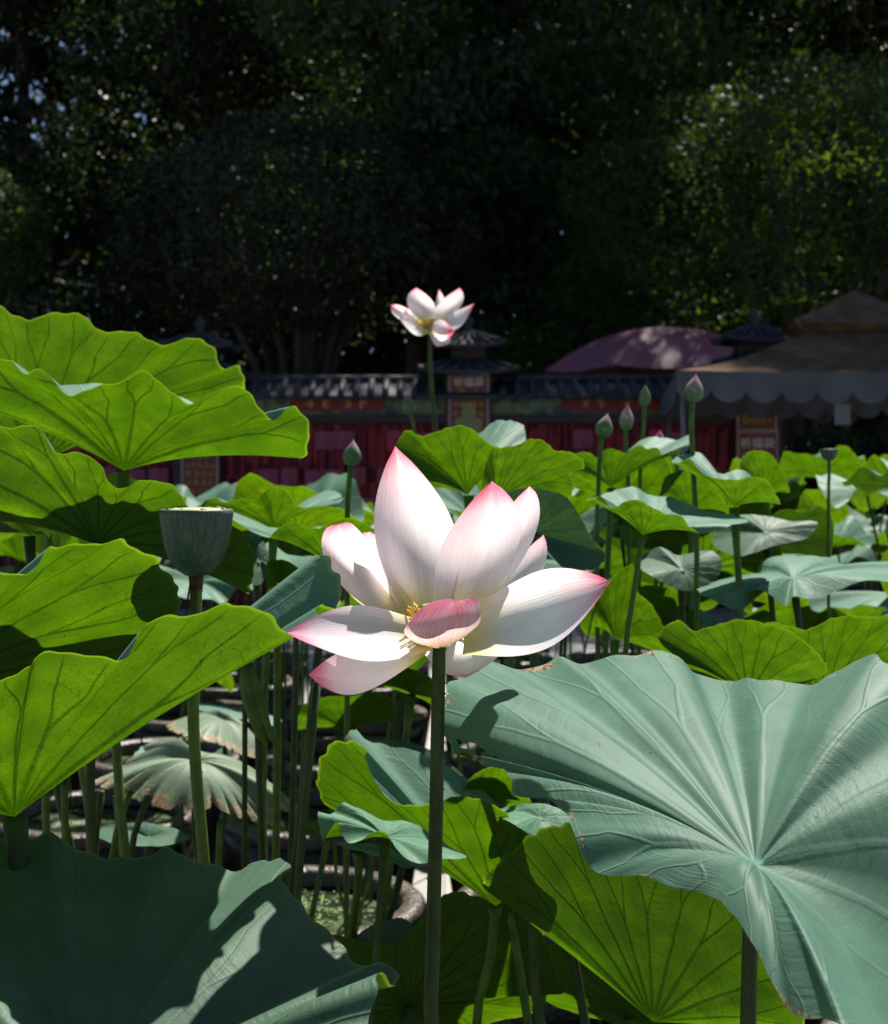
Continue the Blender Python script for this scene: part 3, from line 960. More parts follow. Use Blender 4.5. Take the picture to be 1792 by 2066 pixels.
# the wood beyond, one dark mass
rng = np.random.default_rng(5)
n = 170000
P = np.empty((n, 3))
P[:, 0] = rng.uniform(-26, 26, n)
P[:, 1] = 36 + rng.uniform(0, 5, n) + 2 * np.sin(P[:, 0] * 0.6)
P[:, 2] = rng.random(n) ** 0.9 * (17 + 2 * np.sin(P[:, 0] * 0.9) + np.cos(P[:, 0] * 2.3))
pxs = CX + P[:, 0] / P[:, 1] * FPX
pys = HY - (P[:, 2] - CAMZ) / P[:, 1] * FPX
gap = (pxs < 300) & (pys < 300) & (pys > 60) & (rng.random(n) < 0.72)
P = P[~gap]
V, Q = leaf_cloud(P, 0.23, rng, np.tile(np.array((0, -1.0, 0.4)), (len(P), 1)))
o = bpy.data.objects.new('woodland', mesh_np('woodland', V, Q, M['fol_a']))
COL.objects.link(o)
tag(o, 'dark mass of woodland beyond the tall trees', 'woodland', kind='stuff')
# shaded shrubs filling the gap under the tent and along the foot of the trees
rng = np.random.default_rng(6)
for k, (px, dd, rr, hh, lab) in enumerate(((1640, 16.0, 0.9, 1.9, 'dark shrub in the shade under the tent, beside the price posters'),
                                           (1800, 16.2, 1.0, 2.0, 'dark shrub in the shade behind the tent, away from the wall end'),
                                           (300, 18.0, 1.3, 2.6, 'dark shrub behind the wall at the foot of the dome-clipped tree'),
                                           (930, 19.0, 1.3, 2.6, 'dark shrub behind the wall between clipped tree and umbrella'),
                                           (1150, 19.5, 1.2, 2.5, 'dark shrub behind the wall hidden low behind the purple umbrella'))):
    root = thing('shrub', lab, 'shrub', (TX(px, dd), dd, 0))
    st = [tube([(0, 0, -0.1), (random.uniform(-0.3, 0.3), random.uniform(-0.3, 0.3), hh * 0.5), (random.uniform(-0.7, 0.7) * rr, random.uniform(-0.5, 0.5) * rr, hh * 0.85)], [0.04, 0.025, 0.008], 6) for _ in range(7)]
    part(root, 'stem', mesh('stem', *join(*st), M['bark']))
    PP, DD = [], []
    for j in range(14):
        c = (rng.uniform(-0.75, 0.75) * rr, rng.uniform(-0.5, 0.5) * rr, rng.uniform(0.2, 0.85) * hh)
        P, D = shell_points(c, (rr * 0.42, rr * 0.42, hh * 0.2), 500, rng, 0.3)
        PP.append(P); DD.append(D)
    V, Q = leaf_cloud(np.concatenate(PP), 0.07, rng, np.concatenate(DD))
    part(root, 'foliage', mesh_np('foliage', V, Q, M['fol_a']))

# ------------------------------------------------------------------ pots
M['pot'] = simple_mat('dark_glazed_pot', (0.022, 0.018, 0.017), 0.35, 0.4, 12, 0.2, 60, spec=0.5)
M['pot_rim'] = simple_mat('worn_clay_rim', (0.075, 0.056, 0.040), 0.4, 0.55, 30, 0.6, 80, spec=0.5, col2=(0.022, 0.017, 0.014))
m = N('pot_water')
tc = m.n('ShaderNodeTexCoord').outputs['Object']
f = m.ss(m.noise(tc, 14.0, 6, 0.7), 0.48, 0.56)
c = m.mix(f, (0.012, 0.016, 0.010), (0.07, 0.085, 0.045))
b = m.n('ShaderNodeBump', {'Height': m.noise(tc, 25.0, 3), 'Strength': 0.06, 'Distance': 0.01}).outputs[0]
p = m.n('ShaderNodeBsdfPrincipled', {'Base Color': c, 'Roughness': 0.08, 'Specular IOR Level': 0.5, 'Normal': b})
M['water'] = m.end(p.outputs[0])
M['weed'] = simple_mat('duckweed', (0.13, 0.22, 0.06), 0.5, 0.4, 80)
PR, PZ = 0.27, 0.462
ZWATER = 0.42
body_me = mesh('pot_body', *lathe([(0.001, 0.0), (0.17, 0.0), (0.185, 0.02), (0.235, 0.18), (0.262, 0.34), (0.258, 0.425), (0.225, 0.425), (0.222, 0.30), (0.16, 0.05), (0.001, 0.045)], 40), M['pot'])
rim_me = mesh('pot_rim', *lathe([(0.2225, 0.4245), (0.2215, 0.452), (0.228, 0.4615), (0.262, 0.462), (0.27, 0.455), (0.271, 0.440), (0.2585, 0.4245)], 56,
                            wob=lambda a, i: 0.006 * math.sin(3 * a + 1) + 0.003 * math.sin(11 * a)), M['pot_rim'])
water_me = mesh('water', *(lambda V: (V, [tuple(range(len(V)))]))([(0.222 * math.cos(2 * math.pi * k / 40), 0.222 * math.sin(2 * math.pi * k / 40), 0) for k in range(40)]), M['water'])
POTS = []
wlab = 'still dark water inside a lotus pot'
for j in range(-3, 6):
    y = 3.0 + 0.78 * j
    hw = 0.9 + 0.36 * y
    for i in range(-7, 8):
        x = -0.313 + 0.60 * i + (0.0 if j % 2 == 0 else -0.02)
        if abs(x) > hw or (y < 1.3 and abs(x) > 0.9):
            continue
        POTS.append((x, y))
        if abs(i) == 0 and j == 0:
            lb, grp = 'dark clay lotus pot with worn brown rim below the bluish small leaf', None
        elif i == 0 and j == 1:
            lb, grp = 'black lotus pot right behind the pot with worn brown rim', None
        else:
            lb, grp = 'dark glazed lotus pot standing in the shade under the leaves', 'lotus pots in rows on the paving'
        root = thing('lotus_pot', lb, 'pot', (x, y, 0.001), grp)
        part(root, 'body', body_me)
        part(root, 'rim', rim_me)
        o = bpy.data.objects.new('water', water_me)
        COL.objects.link(o)
        o.location = (x, y, ZWATER)
        tag(o, wlab, 'water', kind='structure')
# duckweed, scum and fallen bits on the water of the two pots in view
for (px_, py_, lab) in ((POTS_ := [(-0.313, 3.0), (-0.333, 3.78)])[0] + ('pale green duckweed floating in the pot with worn brown rim',),
                        POTS_[1] + ('green duckweed floating in the black pot behind',)):
    rng = np.random.default_rng(int(px_ * -1000))
    V, F = [], []
    for k in range(900):
        a, q = rng.uniform(0, 6.283), 0.213 * math.sqrt(rng.random())
        x, y = q * math.cos(a), q * math.sin(a)
        if math.sin(x * 23 + 1.3) + math.cos(y * 19 - 0.7) + rng.normal() * 0.5 < 0.1:
            continue
        s = rng.uniform(0.002, 0.0045)
        o_ = len(V)
        for c in range(5):
            V.append((x + s * math.cos(c * 1.2566 + a), y + s * math.sin(c * 1.2566 + a) * 1.3, 0.0015 + rng.uniform(0, 0.001)))
        F.append(tuple(range(o_, o_ + 5)))
    o = bpy.data.objects.new('duckweed', mesh('duckweed', V, F, M['weed'], smooth=False))
    COL.objects.link(o)
    o.location = (px_, py_, ZWATER + 0.001)
    tag(o, lab, 'duckweed', kind='stuff')


# ------------------------------------------------------------------ lotus leaves
def catmull(ctrl, nt):
    P = np.asarray(ctrl, float)
    n = len(P)
    seg = np.linalg.norm(np.roll(P, -1, 0) - P, axis=1) ** 0.75 + 1e-6
    T = np.concatenate([[0], np.cumsum(seg)])
    tot = T[-1]
    tan = np.empty_like(P)
    for i in range(n):
        h0, h1 = seg[i - 1], seg[i]
        d0, d1 = (P[i] - P[i - 1]) / h0, (P[(i + 1) % n] - P[i]) / h1
        tan[i] = (d0 * h1 + d1 * h0) / (h0 + h1)
    out = np.empty((nt, 3))
    for k in range(nt):
        t = tot * k / nt
        i = min(int(np.searchsorted(T, t, side='right')) - 1, n - 1)
        h = seg[i]
        s = (t - T[i]) / h
        a, b = P[i], P[(i + 1) % n]
        ma, mb = tan[i] * h, tan[(i + 1) % n] * h
        out[k] = (2 * s**3 - 3 * s**2 + 1) * a + (s**3 - 2 * s**2 + s) * ma + (-2 * s**3 + 3 * s**2) * b + (s**3 - s**2) * mb
    return out


def leaf_grid(C, rim, nt, nr, sag=0.08, ruf=0.012, seed=0, pillow=0.006, ragged=0.0, hint=(0, 0.45, 1.0), nveins=20, holes=()):
    rng = np.random.default_rng(seed + 1000)
    C = np.asarray(C, float)
    rimp = catmull(rim, nt)
    q = rimp - C
    area = np.cross(q, np.roll(q, -1, 0)).sum(0)
    flip = area @ np.array(hint) < 0
    nrm = area / np.linalg.norm(area) * (-1 if flip else 1)
    Rm = np.linalg.norm(q, axis=1).mean()
    th = np.arange(nt) * 2 * math.pi / nt
    wave = np.zeros(nt)
    for k in (7, 11, 16, 23):
        wave += rng.uniform(0.4, 1.0) * np.sin(k * th + rng.uniform(0, 6.28)) * (9.0 / (k + 4))
    edge = 1 + 0.006 * np.sin(31 * th + rng.uniform(0, 6)) + 0.005 * np.sin(53 * th + rng.uniform(0, 6))
    if ragged:
        edge = edge - 1.6 * ragged * np.clip(np.sin(26 * th + 2.5 * np.sin(5 * th)) - 0.35, 0, 1) ** 1.2 - 0.18 * ragged * rng.random(nt)
    rs = np.linspace(0, 1, nr + 1)[1:] ** 0.9
    V = [C]
    UV = [(0.0, 0.0)]
    pil = np.abs(np.sin(th * nveins / 2))
    for r in rs:
        e = 1 + (edge - 1) * r ** (6 if not ragged else 3)
        z = sag * 4 * r * (1 - r) * (1 - 0.4 * r) + ruf * wave * r ** 3 + pillow * (pil - 0.6) * r * (1 - 0.5 * r) * 1.6
        ring = C + q * (r * e)[:, None] + nrm * (Rm * z)[:, None]
        V += list(ring)
        UV += list(np.stack([r * np.cos(th), r * np.sin(th)], 1))
    F = []
    for k in range(nt):
        k2 = (k + 1) % nt
        F.append((0, 1 + k, 1 + k2))
    for j in range(nr - 1):
        for k in range(nt):
            if any(abs(k / nt - hu) < hw * (0.6 + 0.6 * abs(math.sin(j * 2.1))) and hr0 < rs[j] < hr1 for hu, hw, hr0, hr1 in holes):
                continue
            k2 = (k + 1) % nt
            a, b = 1 + j * nt, 1 + (j + 1) * nt
            F.append((a + k, b + k, b + k2, a + k2))
    if flip:
        F = [tuple(reversed(f)) for f in F]
    return V, F, UV, nrm, Rm


def root_point(c):
    best = min(POTS, key=lambda p: (p[0] - c[0]) ** 2 + (p[1] - c[1]) ** 2)
    d = np.array((c[0] - best[0], c[1] - best[1]))
    L = np.linalg.norm(d)
    if L > 0.19:
        d *= 0.19 / L
    return np.array((best[0] + d[0], best[1] + d[1], ZWATER - 0.06))


def stalk_curve(c, base, bow, seed, via=()):
    rng = random.Random(seed)
    pts = [np.asarray(c)]
    pts += [np.asarray(v) for v in via]
    last = pts[-1]
    for t in (0.3, 0.6, 0.85, 1.0):
        s = t * t * (3 - 2 * t)
        p_ = np.array((last[0] + (base[0] - last[0]) * s, last[1] + (base[1] - last[1]) * s, last[2] + (base[2] - last[2]) * t))
        p_[0] += bow * math.sin(math.pi * t) * (rng.random() - 0.5) * 2
        pts.append(p_)
    # refine
    P = np.array(pts)
    out = []
    for i in range(len(P) - 1):
        p0, p1, p2, p3 = P[max(i - 1, 0)], P[i], P[i + 1], P[min(i + 2, len(P) - 1)]
        for t in (0, 0.33, 0.66):
            out.append(0.5 * ((2 * p1) + (-p0 + p2) * t + (2 * p0 - 5 * p1 + 4 * p2 - p3) * t * t + (-p0 + 3 * p1 - 3 * p2 + p3) * t ** 3))
    out.append(P[-1])
    return out


def prickles(pts, rad, n, seed):
    rng = random.Random(seed)
    V, F = [], []
    for _ in range(n):
        i = rng.randrange(len(pts) - 1)
        t = rng.random()
        c = np.asarray(pts[i]) * (1 - t) + np.asarray(pts[i + 1]) * t
        r_ = rad[i] * (1 - t) + rad[i + 1] * t
        a = rng.uniform(0, 6.283)
        d = np.array((math.cos(a), math.sin(a), 0))
        b = np.array((-math.sin(a), math.cos(a), 0))
        s = 0.0011
        o_ = len(V)
        V += [c + d * r_ * 0.93 + b * s, c + d * r_ * 0.93 - b * s * 0.5 + np.array((0, 0, s)), c + d * r_ * 0.93 - b * s * 0.5 - np.array((0, 0, s)), c + d * (r_ + 0.0016)]
        F += [(o_, o_ + 1, o_ + 3), (o_ + 1, o_ + 2, o_ + 3), (o_ + 2, o_, o_ + 3)]
    return V, F


NLEAF = [0]


def leaf(label, C, rim, mat='leaf', nt=120, nr=14, via=(), rad=0.0055, hint=(0, 0.45, 1.0), sag=0.06, ruf=0.010, pillow=0.005,
         ragged=0.0, prick=0, young=False, holes=(), group=None, bow=0.02, push=0.0):
    def W(px, py, d):
        return globals()['W'](px, py, d + push)
    NLEAF[0] += 1
    sd = NLEAF[0]
    c = W(*C)
    rm = [W(*p) for p in rim]
    V, F, UV, nrm, Rm = leaf_grid(c, rm, nt, nr, sag, ruf, sd, pillow, ragged, hint, 20, holes)
    base = root_point(W(*via[-1]) if via else c)
    root = thing('lotus_leaf', label, 'lotus leaf', base, group)
    wpart(root, 'blade', V, F, M[mat], UV)
    top = c - nrm * 0.0015
    pts = stalk_curve(top, base, bow, sd, [W(*v) for v in via])
    n = len(pts)
    rr = [rad * (1.0 + 0.12 * i / n) for i in range(n)]
    rr[0] = rad * 1.5
    v, f = tube(pts, rr, 10)
    st_ = wpart(root, 'stalk', v, f, M['stalk_young' if young else 'stalk'])
    if prick:
        v, f = prickles(pts, rr, prick, sd)
        o_ = wpart(root, 'prickles', v, f, M['stalk_young'], smooth=False, under=st_)
        o_['kind'] = 'stuff'
    return root


def D(pts, d):
    """give a run of (x, y) pixels one distance, or a linear range of distances"""
    n = len(pts)
    if isinstance(d, tuple):
        return [(x, y, d[0] + (d[1] - d[0]) * i / max(n - 1, 1)) for i, (x, y) in enumerate(pts)]
    return [(x, y, d) for x, y in pts]


HI = dict(nt=288, nr=30)
# tall leaf pair at the upper left
leaf('big bright green leaf with wavy rim, seen from below beside the red poster', (250, 950, 1.72),
     D([(-190, 740), (-100, 690), (-40, 705), (0, 722), (22, 724), (52, 752), (76, 742), (100, 760), (140, 798), (165, 792), (195, 780), (240, 772), (289, 750), (320, 765), (355, 797),
        (386, 814), (420, 800), (450, 787), (482, 782), (508, 795), (530, 832), (556, 846), (583, 820), (598, 820), (617, 840), (624, 870)], (1.62, 1.66))
     + D([(613, 923), (595, 921), (579, 910), (545, 916), (506, 896), (474, 908), (448, 893)], (1.70, 1.9))
     + D([(380, 806), (260, 778), (140, 775), (-20, 770), (-150, 770)], (2.02, 1.85)), nt=240, nr=24, ruf=0.006, young=True)
leaf('tall bright leaf standing highest, right behind the big wavy-rimmed leaf', (80, 935, 2.15),
     D([(-330, 860), (-270, 720), (-150, 645), (-60, 605), (0, 617), (24, 630), (60, 644), (88, 636), (157, 634), (177, 646), (189, 655), (204, 668), (257, 666), (297, 682), (333, 698), (362, 685),
        (380, 682), (414, 688), (432, 708), (452, 743), (480, 737), (493, 752), (493, 769)], (2.1, 2.12)) + D([(470, 800), (420, 830), (250, 860), (50, 890), (-200, 900)], (2.3, 2.45)),
     nt=200, nr=20, ruf=0.006, young=True)
leaf('leaf half in shade with bright wavy upper rim behind the big seed pod', (197, 1100, 1.68),
     D([(-190, 960), (-120, 880), (-40, 835), (10, 863), (52, 858), (80, 864), (95, 889), (110, 911), (153, 911), (181, 921), (205, 942), (219, 970), (238, 986), (257, 984), (277, 971), (321, 971),
        (350, 982), (370, 1002), (384, 1028), (420, 1045), (471, 1063), (500, 1090), (515, 1120), (514, 1148)], (1.60, 1.70)) + D([(503, 1183), (502, 1198), (470, 1170), (350, 1110), (150, 1070), (-80, 1040)], (1.73, 1.93)),
     nt=220, nr=22, ruf=0.005, push=-0.1)
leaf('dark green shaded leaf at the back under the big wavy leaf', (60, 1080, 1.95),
     D([(-160, 960), (-60, 930), (16, 943), (44, 959), (80, 977), (110, 1013), (116, 1050), (106, 1070)], (1.85, 1.92)) + D([(60, 1075), (-60, 1070), (-170, 1040)], (2.1, 2.15)), mat='leaf_shaded')
leaf('broad bright leaf with a round shadow near its edge beside the seed pod stalk', (-240, 1430, 1.47),
     D([(-440, 1180), (-260, 1130), (-110, 1135), (0, 1155), (44, 1160), (72, 1146), (100, 1103), (133, 1101), (201, 1096), (251, 1090), (281, 1110), (317, 1128), (340, 1156), (356, 1183), (363, 1197), (360, 1225)], (1.33, 1.42))
     + D([(340, 1280), (250, 1380), (60, 1470), (-150, 1510), (-400, 1480), (-560, 1330)], (1.52, 1.75)), ruf=0.005, **HI)
leaf('largest bright leaf, its folded tip touching the pink flower', (30, 1648, 1.2),
     D([(-330, 1560), (-260, 1440), (-150, 1395), (-60, 1385), (0, 1373), (30, 1365), (54, 1348), (63, 1343), (66, 1331), (86, 1315), (121, 1312), (177, 1323), (241, 1330), (257, 1323), (269, 1303), (281, 1279),
        (305, 1252), (342, 1244), (390, 1241), (430, 1227), (462, 1217), (490, 1219), (522, 1229), (555, 1250), (590, 1277)], (1.1, 1.13))
     + D([(604, 1279), (620, 1271), (632, 1257), (637, 1245), (642, 1226), (650, 1218), (662, 1222), (677, 1235), (684, 1226), (687, 1201), (685, 1165), (678, 1147), (666, 1134), (649, 1121)], (1.15, 1.24))
     + D([(610, 1200), (540, 1290), (400, 1360), (200, 1400), (0, 1440), (-150, 1470), (-300, 1530)], (1.34, 1.5)), ruf=0.003, rad=0.0072, sag=0.03, **HI)
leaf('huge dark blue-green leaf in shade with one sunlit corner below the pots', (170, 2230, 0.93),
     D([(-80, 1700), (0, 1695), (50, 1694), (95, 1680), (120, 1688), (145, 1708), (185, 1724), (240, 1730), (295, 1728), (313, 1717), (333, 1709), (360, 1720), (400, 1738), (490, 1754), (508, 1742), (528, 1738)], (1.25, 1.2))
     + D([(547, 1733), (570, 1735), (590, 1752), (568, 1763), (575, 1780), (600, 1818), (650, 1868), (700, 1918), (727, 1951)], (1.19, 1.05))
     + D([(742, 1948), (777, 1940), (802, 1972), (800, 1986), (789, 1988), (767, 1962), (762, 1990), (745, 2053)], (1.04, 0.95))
     + D([(720, 2130), (600, 2400), (350, 2550), (50, 2600), (-300, 2500), (-470, 2250), (-420, 1980), (-250, 1780)], (0.88, 1.1)), mat='leaf_shaded', ruf=0.003, sag=0.03, **HI)
leaf('giant blue-green leaf seen from above with a sunken navel, right of the flower stalk', (1525, 1748, 0.965),
     D([(888, 1461), (894, 1419), (907, 1384), (925, 1363)], (1.215, 1.28))
     + D([(973, 1324), (1005, 1340), (1052, 1350), (1110, 1334), (1134, 1327), (1174, 1338), (1226, 1326), (1295, 1318), (1342, 1315), (1374, 1329), (1406, 1363), (1448, 1370)], (1.33, 1.31))
     + D([(1532, 1370), (1585, 1376), (1633, 1380), (1670, 1366), (1717, 1339), (1757, 1321), (1780, 1332), (1830, 1350), (1920, 1420)], (1.24, 1.10))
     + D([(2020, 1560), (2070, 1750), (2050, 1950), (1950, 2080), (1830, 2110), (1760, 2080)], (1.03, 0.80))
     + D([(1701, 2066), (1664, 2057), (1612, 2055), (1585, 2026), (1554, 1973), (1532, 1925), (1506, 1883), (1480, 1846), (1453, 1817), (1422, 1804), (1353, 1791), (1300, 1768), (1226, 1764), (1184, 1746), (1163, 1693),
          (1152, 1661), (1137, 1635), (1110, 1614), (1084, 1610), (1039, 1603), (1028, 1572), (1015, 1551), (973, 1543), (941, 1519), (917, 1522), (904, 1498)], (0.78, 1.205)),
     mat='leaf_nicked', nt=420, nr=44, ruf=0.003, sag=0.075, pillow=0.004, holes=((0.988, 0.0032, 0.85, 0.955), (0.982, 0.0016, 0.80, 0.88)), hint=(0, 0, 1), prick=30, via=[(1512, 1960, 0.99)])
leaf('bright green leaf tucked under the giant leaf, seen from below', (1318, 2062, 1.12),
     D([(976, 1770), (994, 1751), (1030, 1718), (1063, 1690), (1084, 1677), (1121, 1666), (1152, 1662), (1210, 1680), (1300, 1710), (1420, 1740), (1540, 1830), (1620, 1960), (1625, 2060)], (1.12, 1.16))
     + D([(1570, 2080), (1450, 2010), (1320, 1950), (1220, 1915), (1131, 1878), (1060, 1846), (1005, 1812)], (1.28, 1.18)), ruf=0.004, sag=0.02, young=True, **HI, push=0.42)
leaf('twisted leaf with yellow-green curled lobe left of the flower stalk', (1000, 1828, 1.33),
     D([(1085, 1740), (1062, 1688), (1036, 1656), (1010, 1632), (978, 1616), (941, 1608), (905, 1609), (881, 1617), (852, 1623), (827, 1625), (790, 1617), (774, 1602), (758, 1576), (743, 1551), (739, 1526), (738, 1511),
        (724, 1501), (699, 1494), (677, 1496), (661, 1508), (646, 1536), (640, 1560), (641, 1583), (646, 1605), (656, 1622)], (1.26, 1.30))
     + D([(676, 1600), (686, 1540), (700, 1485), (715, 1469), (735, 1490), (850, 1520), (940, 1570), (1020, 1640), (1080, 1720)], (1.37, 1.48)), ruf=0.002, sag=0.02, young=True,
     via=[(990, 1930, 1.34), (962, 2070, 1.36)], **HI, push=0.32)
leaf('small bluish leaf with scalloped wavy rim above the brown-rimmed pot', (778, 1690, 1.25),
     D([(641, 1646), (648, 1684), (653, 1698), (665, 1677), (681, 1659), (690, 1684), (705, 1701), (727, 1696), (749, 1681), (774, 1678), (786, 1690), (802, 1715), (827, 1736), (852, 1743), (880, 1734), (924, 1733)], (1.20, 1.20))
     + D([(905, 1706), (843, 1666), (818, 1656), (774, 1655), (736, 1636), (711, 1626), (692, 1619), (672, 1640)], (1.31, 1.26)), hint=(0, 0, 1), ruf=0.003, rad=0.004, mat='leaf_young', nt=160, nr=14, push=0.24)
leaf('narrow edge-on green leaf just under the small bluish leaf', (722, 1718, 1.95),
     D([(705, 1712), (740, 1722), (790, 1738), (825, 1752), (838, 1750)], 1.85) + D([(815, 1726), (770, 1706), (725, 1702)], 2.05), hint=(0, 0, 1), mat='leaf_young', via=[(722, 1795, 1.95)], rad=0.006, young=True)
leaf('dim olive leaf with a sunlit lower band behind the flower stalk', (826, 2030, 1.33),
     D([(600, 1930), (677, 1886), (719, 1896), (760, 1904), (796, 1903), (816, 1894), (832, 1875), (849, 1852), (869, 1834), (896, 1806), (919, 1798), (944, 1803), (996, 1817), (1040, 1830), (1066, 1852), (1088, 1878), (1110, 1914), (1120, 1948),
        (1127, 1973), (1141, 1987), (1140, 2002)], (1.32, 1.36)) + D([(1103, 2005), (1100, 2030), (1052, 2052), (1005, 2058), (930, 2090), (800, 2120), (650, 2090)], (1.4, 1.45)), ruf=0.003, sag=0.02, **HI, push=0.42)
leaf('dull bluish leaf tip poking over the olive leaf by the pot', (770, 1960, 1.6),
     D([(715, 1890), (745, 1870), (783, 1856), (815, 1852), (833, 1872), (828, 1900), (800, 1915), (740, 1915)], (1.66, 1.55)), mat='leaf_shaded', hint=(0, -0.3, 1), push=0.3)
leaf('lit green leaf at the bottom between the olive leaf and the tucked leaf', (1268, 2056, 1.5),
     D([(1090, 1960), (1108, 1908), (1180, 1922), (1240, 1950), (1300, 1990), (1330, 2050)], (1.45, 1.5)) + D([(1320, 2090), (1220, 2060), (1150, 2040), (1100, 2020)], (1.6, 1.55)), young=True, push=0.35)
# right side, behind the giant leaf
leaf('green leaf with a pointed lobe just behind the giant leaf rim', (1660, 1430, 1.55),
     D([(1530, 1320), (1516, 1276), (1541, 1258), (1570, 1257), (1616, 1271), (1650, 1263), (1683, 1244), (1712, 1241), (1745, 1248), (1800, 1240), (1880, 1262), (1930, 1330)], (1.48, 1.5)) + D([(1900, 1400), (1740, 1400), (1600, 1370)], (1.8, 1.8)), young=True, nt=160, push=0.6)
leaf('green leaf with hooked left tip behind the giant leaf and the pointed lobe', (1510, 1410, 1.75),
     D([(1360, 1318), (1329, 1289), (1341, 1269), (1374, 1250), (1391, 1269), (1420, 1269), (1462, 1257), (1512, 1252), (1570, 1262), (1640, 1310)], (1.68, 1.72)) + D([(1600, 1380), (1480, 1385), (1400, 1355)], (2.0, 1.9)), young=True, nt=160, push=0.12)
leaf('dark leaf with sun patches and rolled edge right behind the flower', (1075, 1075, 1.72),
     D([(1098, 1113), (1142, 1148), (1191, 1153), (1209, 1143), (1222, 1121), (1195, 1086), (1169, 1037), (1142, 1002), (1120, 993), (1067, 984), (1010, 1000), (985, 1050), (1030, 1110)], (1.66, 1.74)), mat='leaf_shaded', hint=(0, -1, 0.5), nt=160)
leaf('wide bright leaf right above the tallest flower petal', (945, 998, 2.1),
     D([(820, 960), (802, 892), (812, 875), (825, 867), (846, 880), (881, 871), (905, 862), (924, 859), (951, 865), (968, 878), (985, 893), (1010, 905)], (2.02, 2.06)) + D([(1061, 884), (1055, 858), (1022, 848), (995, 852), (970, 872), (930, 900), (860, 930)], (2.22, 2.35)), young=True, nt=160, ruf=0.005)
leaf('bright leaf with a drooping right edge between two upper petals', (1000, 1012, 2.0),
     D([(975, 960), (985, 925), (997, 903), (1020, 902), (1044, 898), (1073, 885), (1096, 889), (1120, 909), (1149, 912), (1175, 927), (1179, 944), (1152, 952), (1158, 985), (1150, 1004)], (1.94, 2.02)) + D([(1110, 1010), (1050, 1000)], 2.2), young=True, nt=160, ruf=0.005)
leaf('bright leaf marked with a bud shadow, pale curled end, in front of the ribbons', (1233, 983, 2.55),
     D([(1151, 945), (1154, 923), (1166, 913), (1191, 914), (1204, 923), (1215, 911), (1229, 905), (1244, 908), (1260, 914), (1271, 909), (1287, 897), (1298, 900), (1307, 907), (1320, 902), (1331, 908), (1338, 919), (1362, 909), (1386, 909), (1393, 895)], (2.48, 2.6))
     + D([(1384, 880), (1372, 888), (1346, 884), (1302, 884), (1250, 920), (1190, 935)], (2.75, 2.8)), young=True, nt=160, ruf=0.004)
leaf('drooping leaf with raised pale left flap under the tall pale bud', (1482, 1022, 2.25),
     D([(1371, 932), (1390, 926), (1413, 951), (1446, 965), (1480, 968), (1517, 963), (1546, 967), (1566, 1000)], (2.15, 2.2)) + D([(1540, 985), (1509, 954), (1484, 948), (1459, 956), (1430, 943), (1418, 916), (1398, 915)], (2.4, 2.35)), young=True, nt=140)
leaf('yellow-green leaf half hidden behind the drooping flap leaf', (1395, 1030, 2.75), D([(1333, 990), (1340, 968), (1353, 955), (1378, 948), (1410, 955), (1440, 985), (1463, 1015)], 2.7) + D([(1430, 1025), (1370, 1015)], 2.95), young=True)
leaf('single upright yellow-green leaf in front of the lower framed poster', (1545, 1000, 2.9), D([(1497, 960), (1494, 930), (1508, 914), (1533, 909), (1554, 916), (1571, 938), (1588, 974)], 2.85) + D([(1560, 985), (1520, 975)], 3.05), young=True)
leaf('leaf with pale blue top and green front flap on a long bare stalk', (1296, 1080, 2.0),
     D([(1200, 1005), (1212, 1000), (1235, 1024), (1262, 1014), (1287, 1008), (1312, 1020), (1337, 1034), (1379, 1046), (1391, 1063), (1414, 1074), (1474, 1062)], (1.92, 2.0)) + D([(1478, 1040), (1411, 1024), (1361, 1006), (1303, 995), (1282, 981), (1241, 991)], (2.2, 2.15)), nt=160, via=[(1280, 1190, 2.0), (1262, 1320, 2.02)], young=True, rad=0.004)
leaf('broad pale flat leaf with wavy rim in the sunny bed on the right', (1600, 1168, 2.3),
     D([(1437, 1175), (1462, 1167), (1525, 1159), (1537, 1134), (1583, 1120), (1629, 1121), (1671, 1125), (1708, 1142), (1754, 1141), (1800, 1132), (1850, 1150)], (2.45, 2.5))
     + D([(1800, 1176), (1754, 1171), (1713, 1180), (1671, 1200), (1625, 1209), (1600, 1205), (1587, 1221), (1554, 1200), (1525, 1188), (1512, 1192), (1510, 1221), (1483, 1230), (1445, 1213)], (2.25, 2.2)), hint=(0, 0, 1), nt=180)
leaf('dark shaded leaf beside the long bare stalk', (1375, 1150, 2.4), D([(1295, 1121), (1329, 1104), (1370, 1120), (1412, 1112), (1441, 1113), (1457, 1138), (1437, 1175), (1379, 1192), (1316, 1163)], (2.5, 2.35)), mat='leaf_shaded', hint=(0, -0.5, 1))
leaf('dark blue-green leaf below the drooping flap leaf', (1545, 1075, 2.5), D([(1441, 1079), (1487, 1041), (1540, 1040), (1587, 1050), (1650, 1055), (1629, 1084), (1567, 1100), (1500, 1121)], (2.6, 2.45)), mat='leaf_shaded', hint=(0, -0.5, 1))
leaf('upright green leaf below the dark sun-patched leaf, by the long stalk', (1240, 1290, 2.25), D([(1200, 1235), (1206, 1198), (1232, 1166), (1275, 1140), (1286, 1192), (1313, 1218), (1354, 1310)], (2.2, 2.25)) + D([(1300, 1310), (1230, 1270)], 2.45), young=True)
leaf('green leaf behind the long stalk above the giant leaf', (1350, 1265, 2.6), D([(1283, 1210), (1290, 1186), (1354, 1190), (1374, 1230), (1408, 1229), (1415, 1260)], (2.55, 2.6)) + D([(1380, 1270), (1310, 1250)], 2.8), young=True)
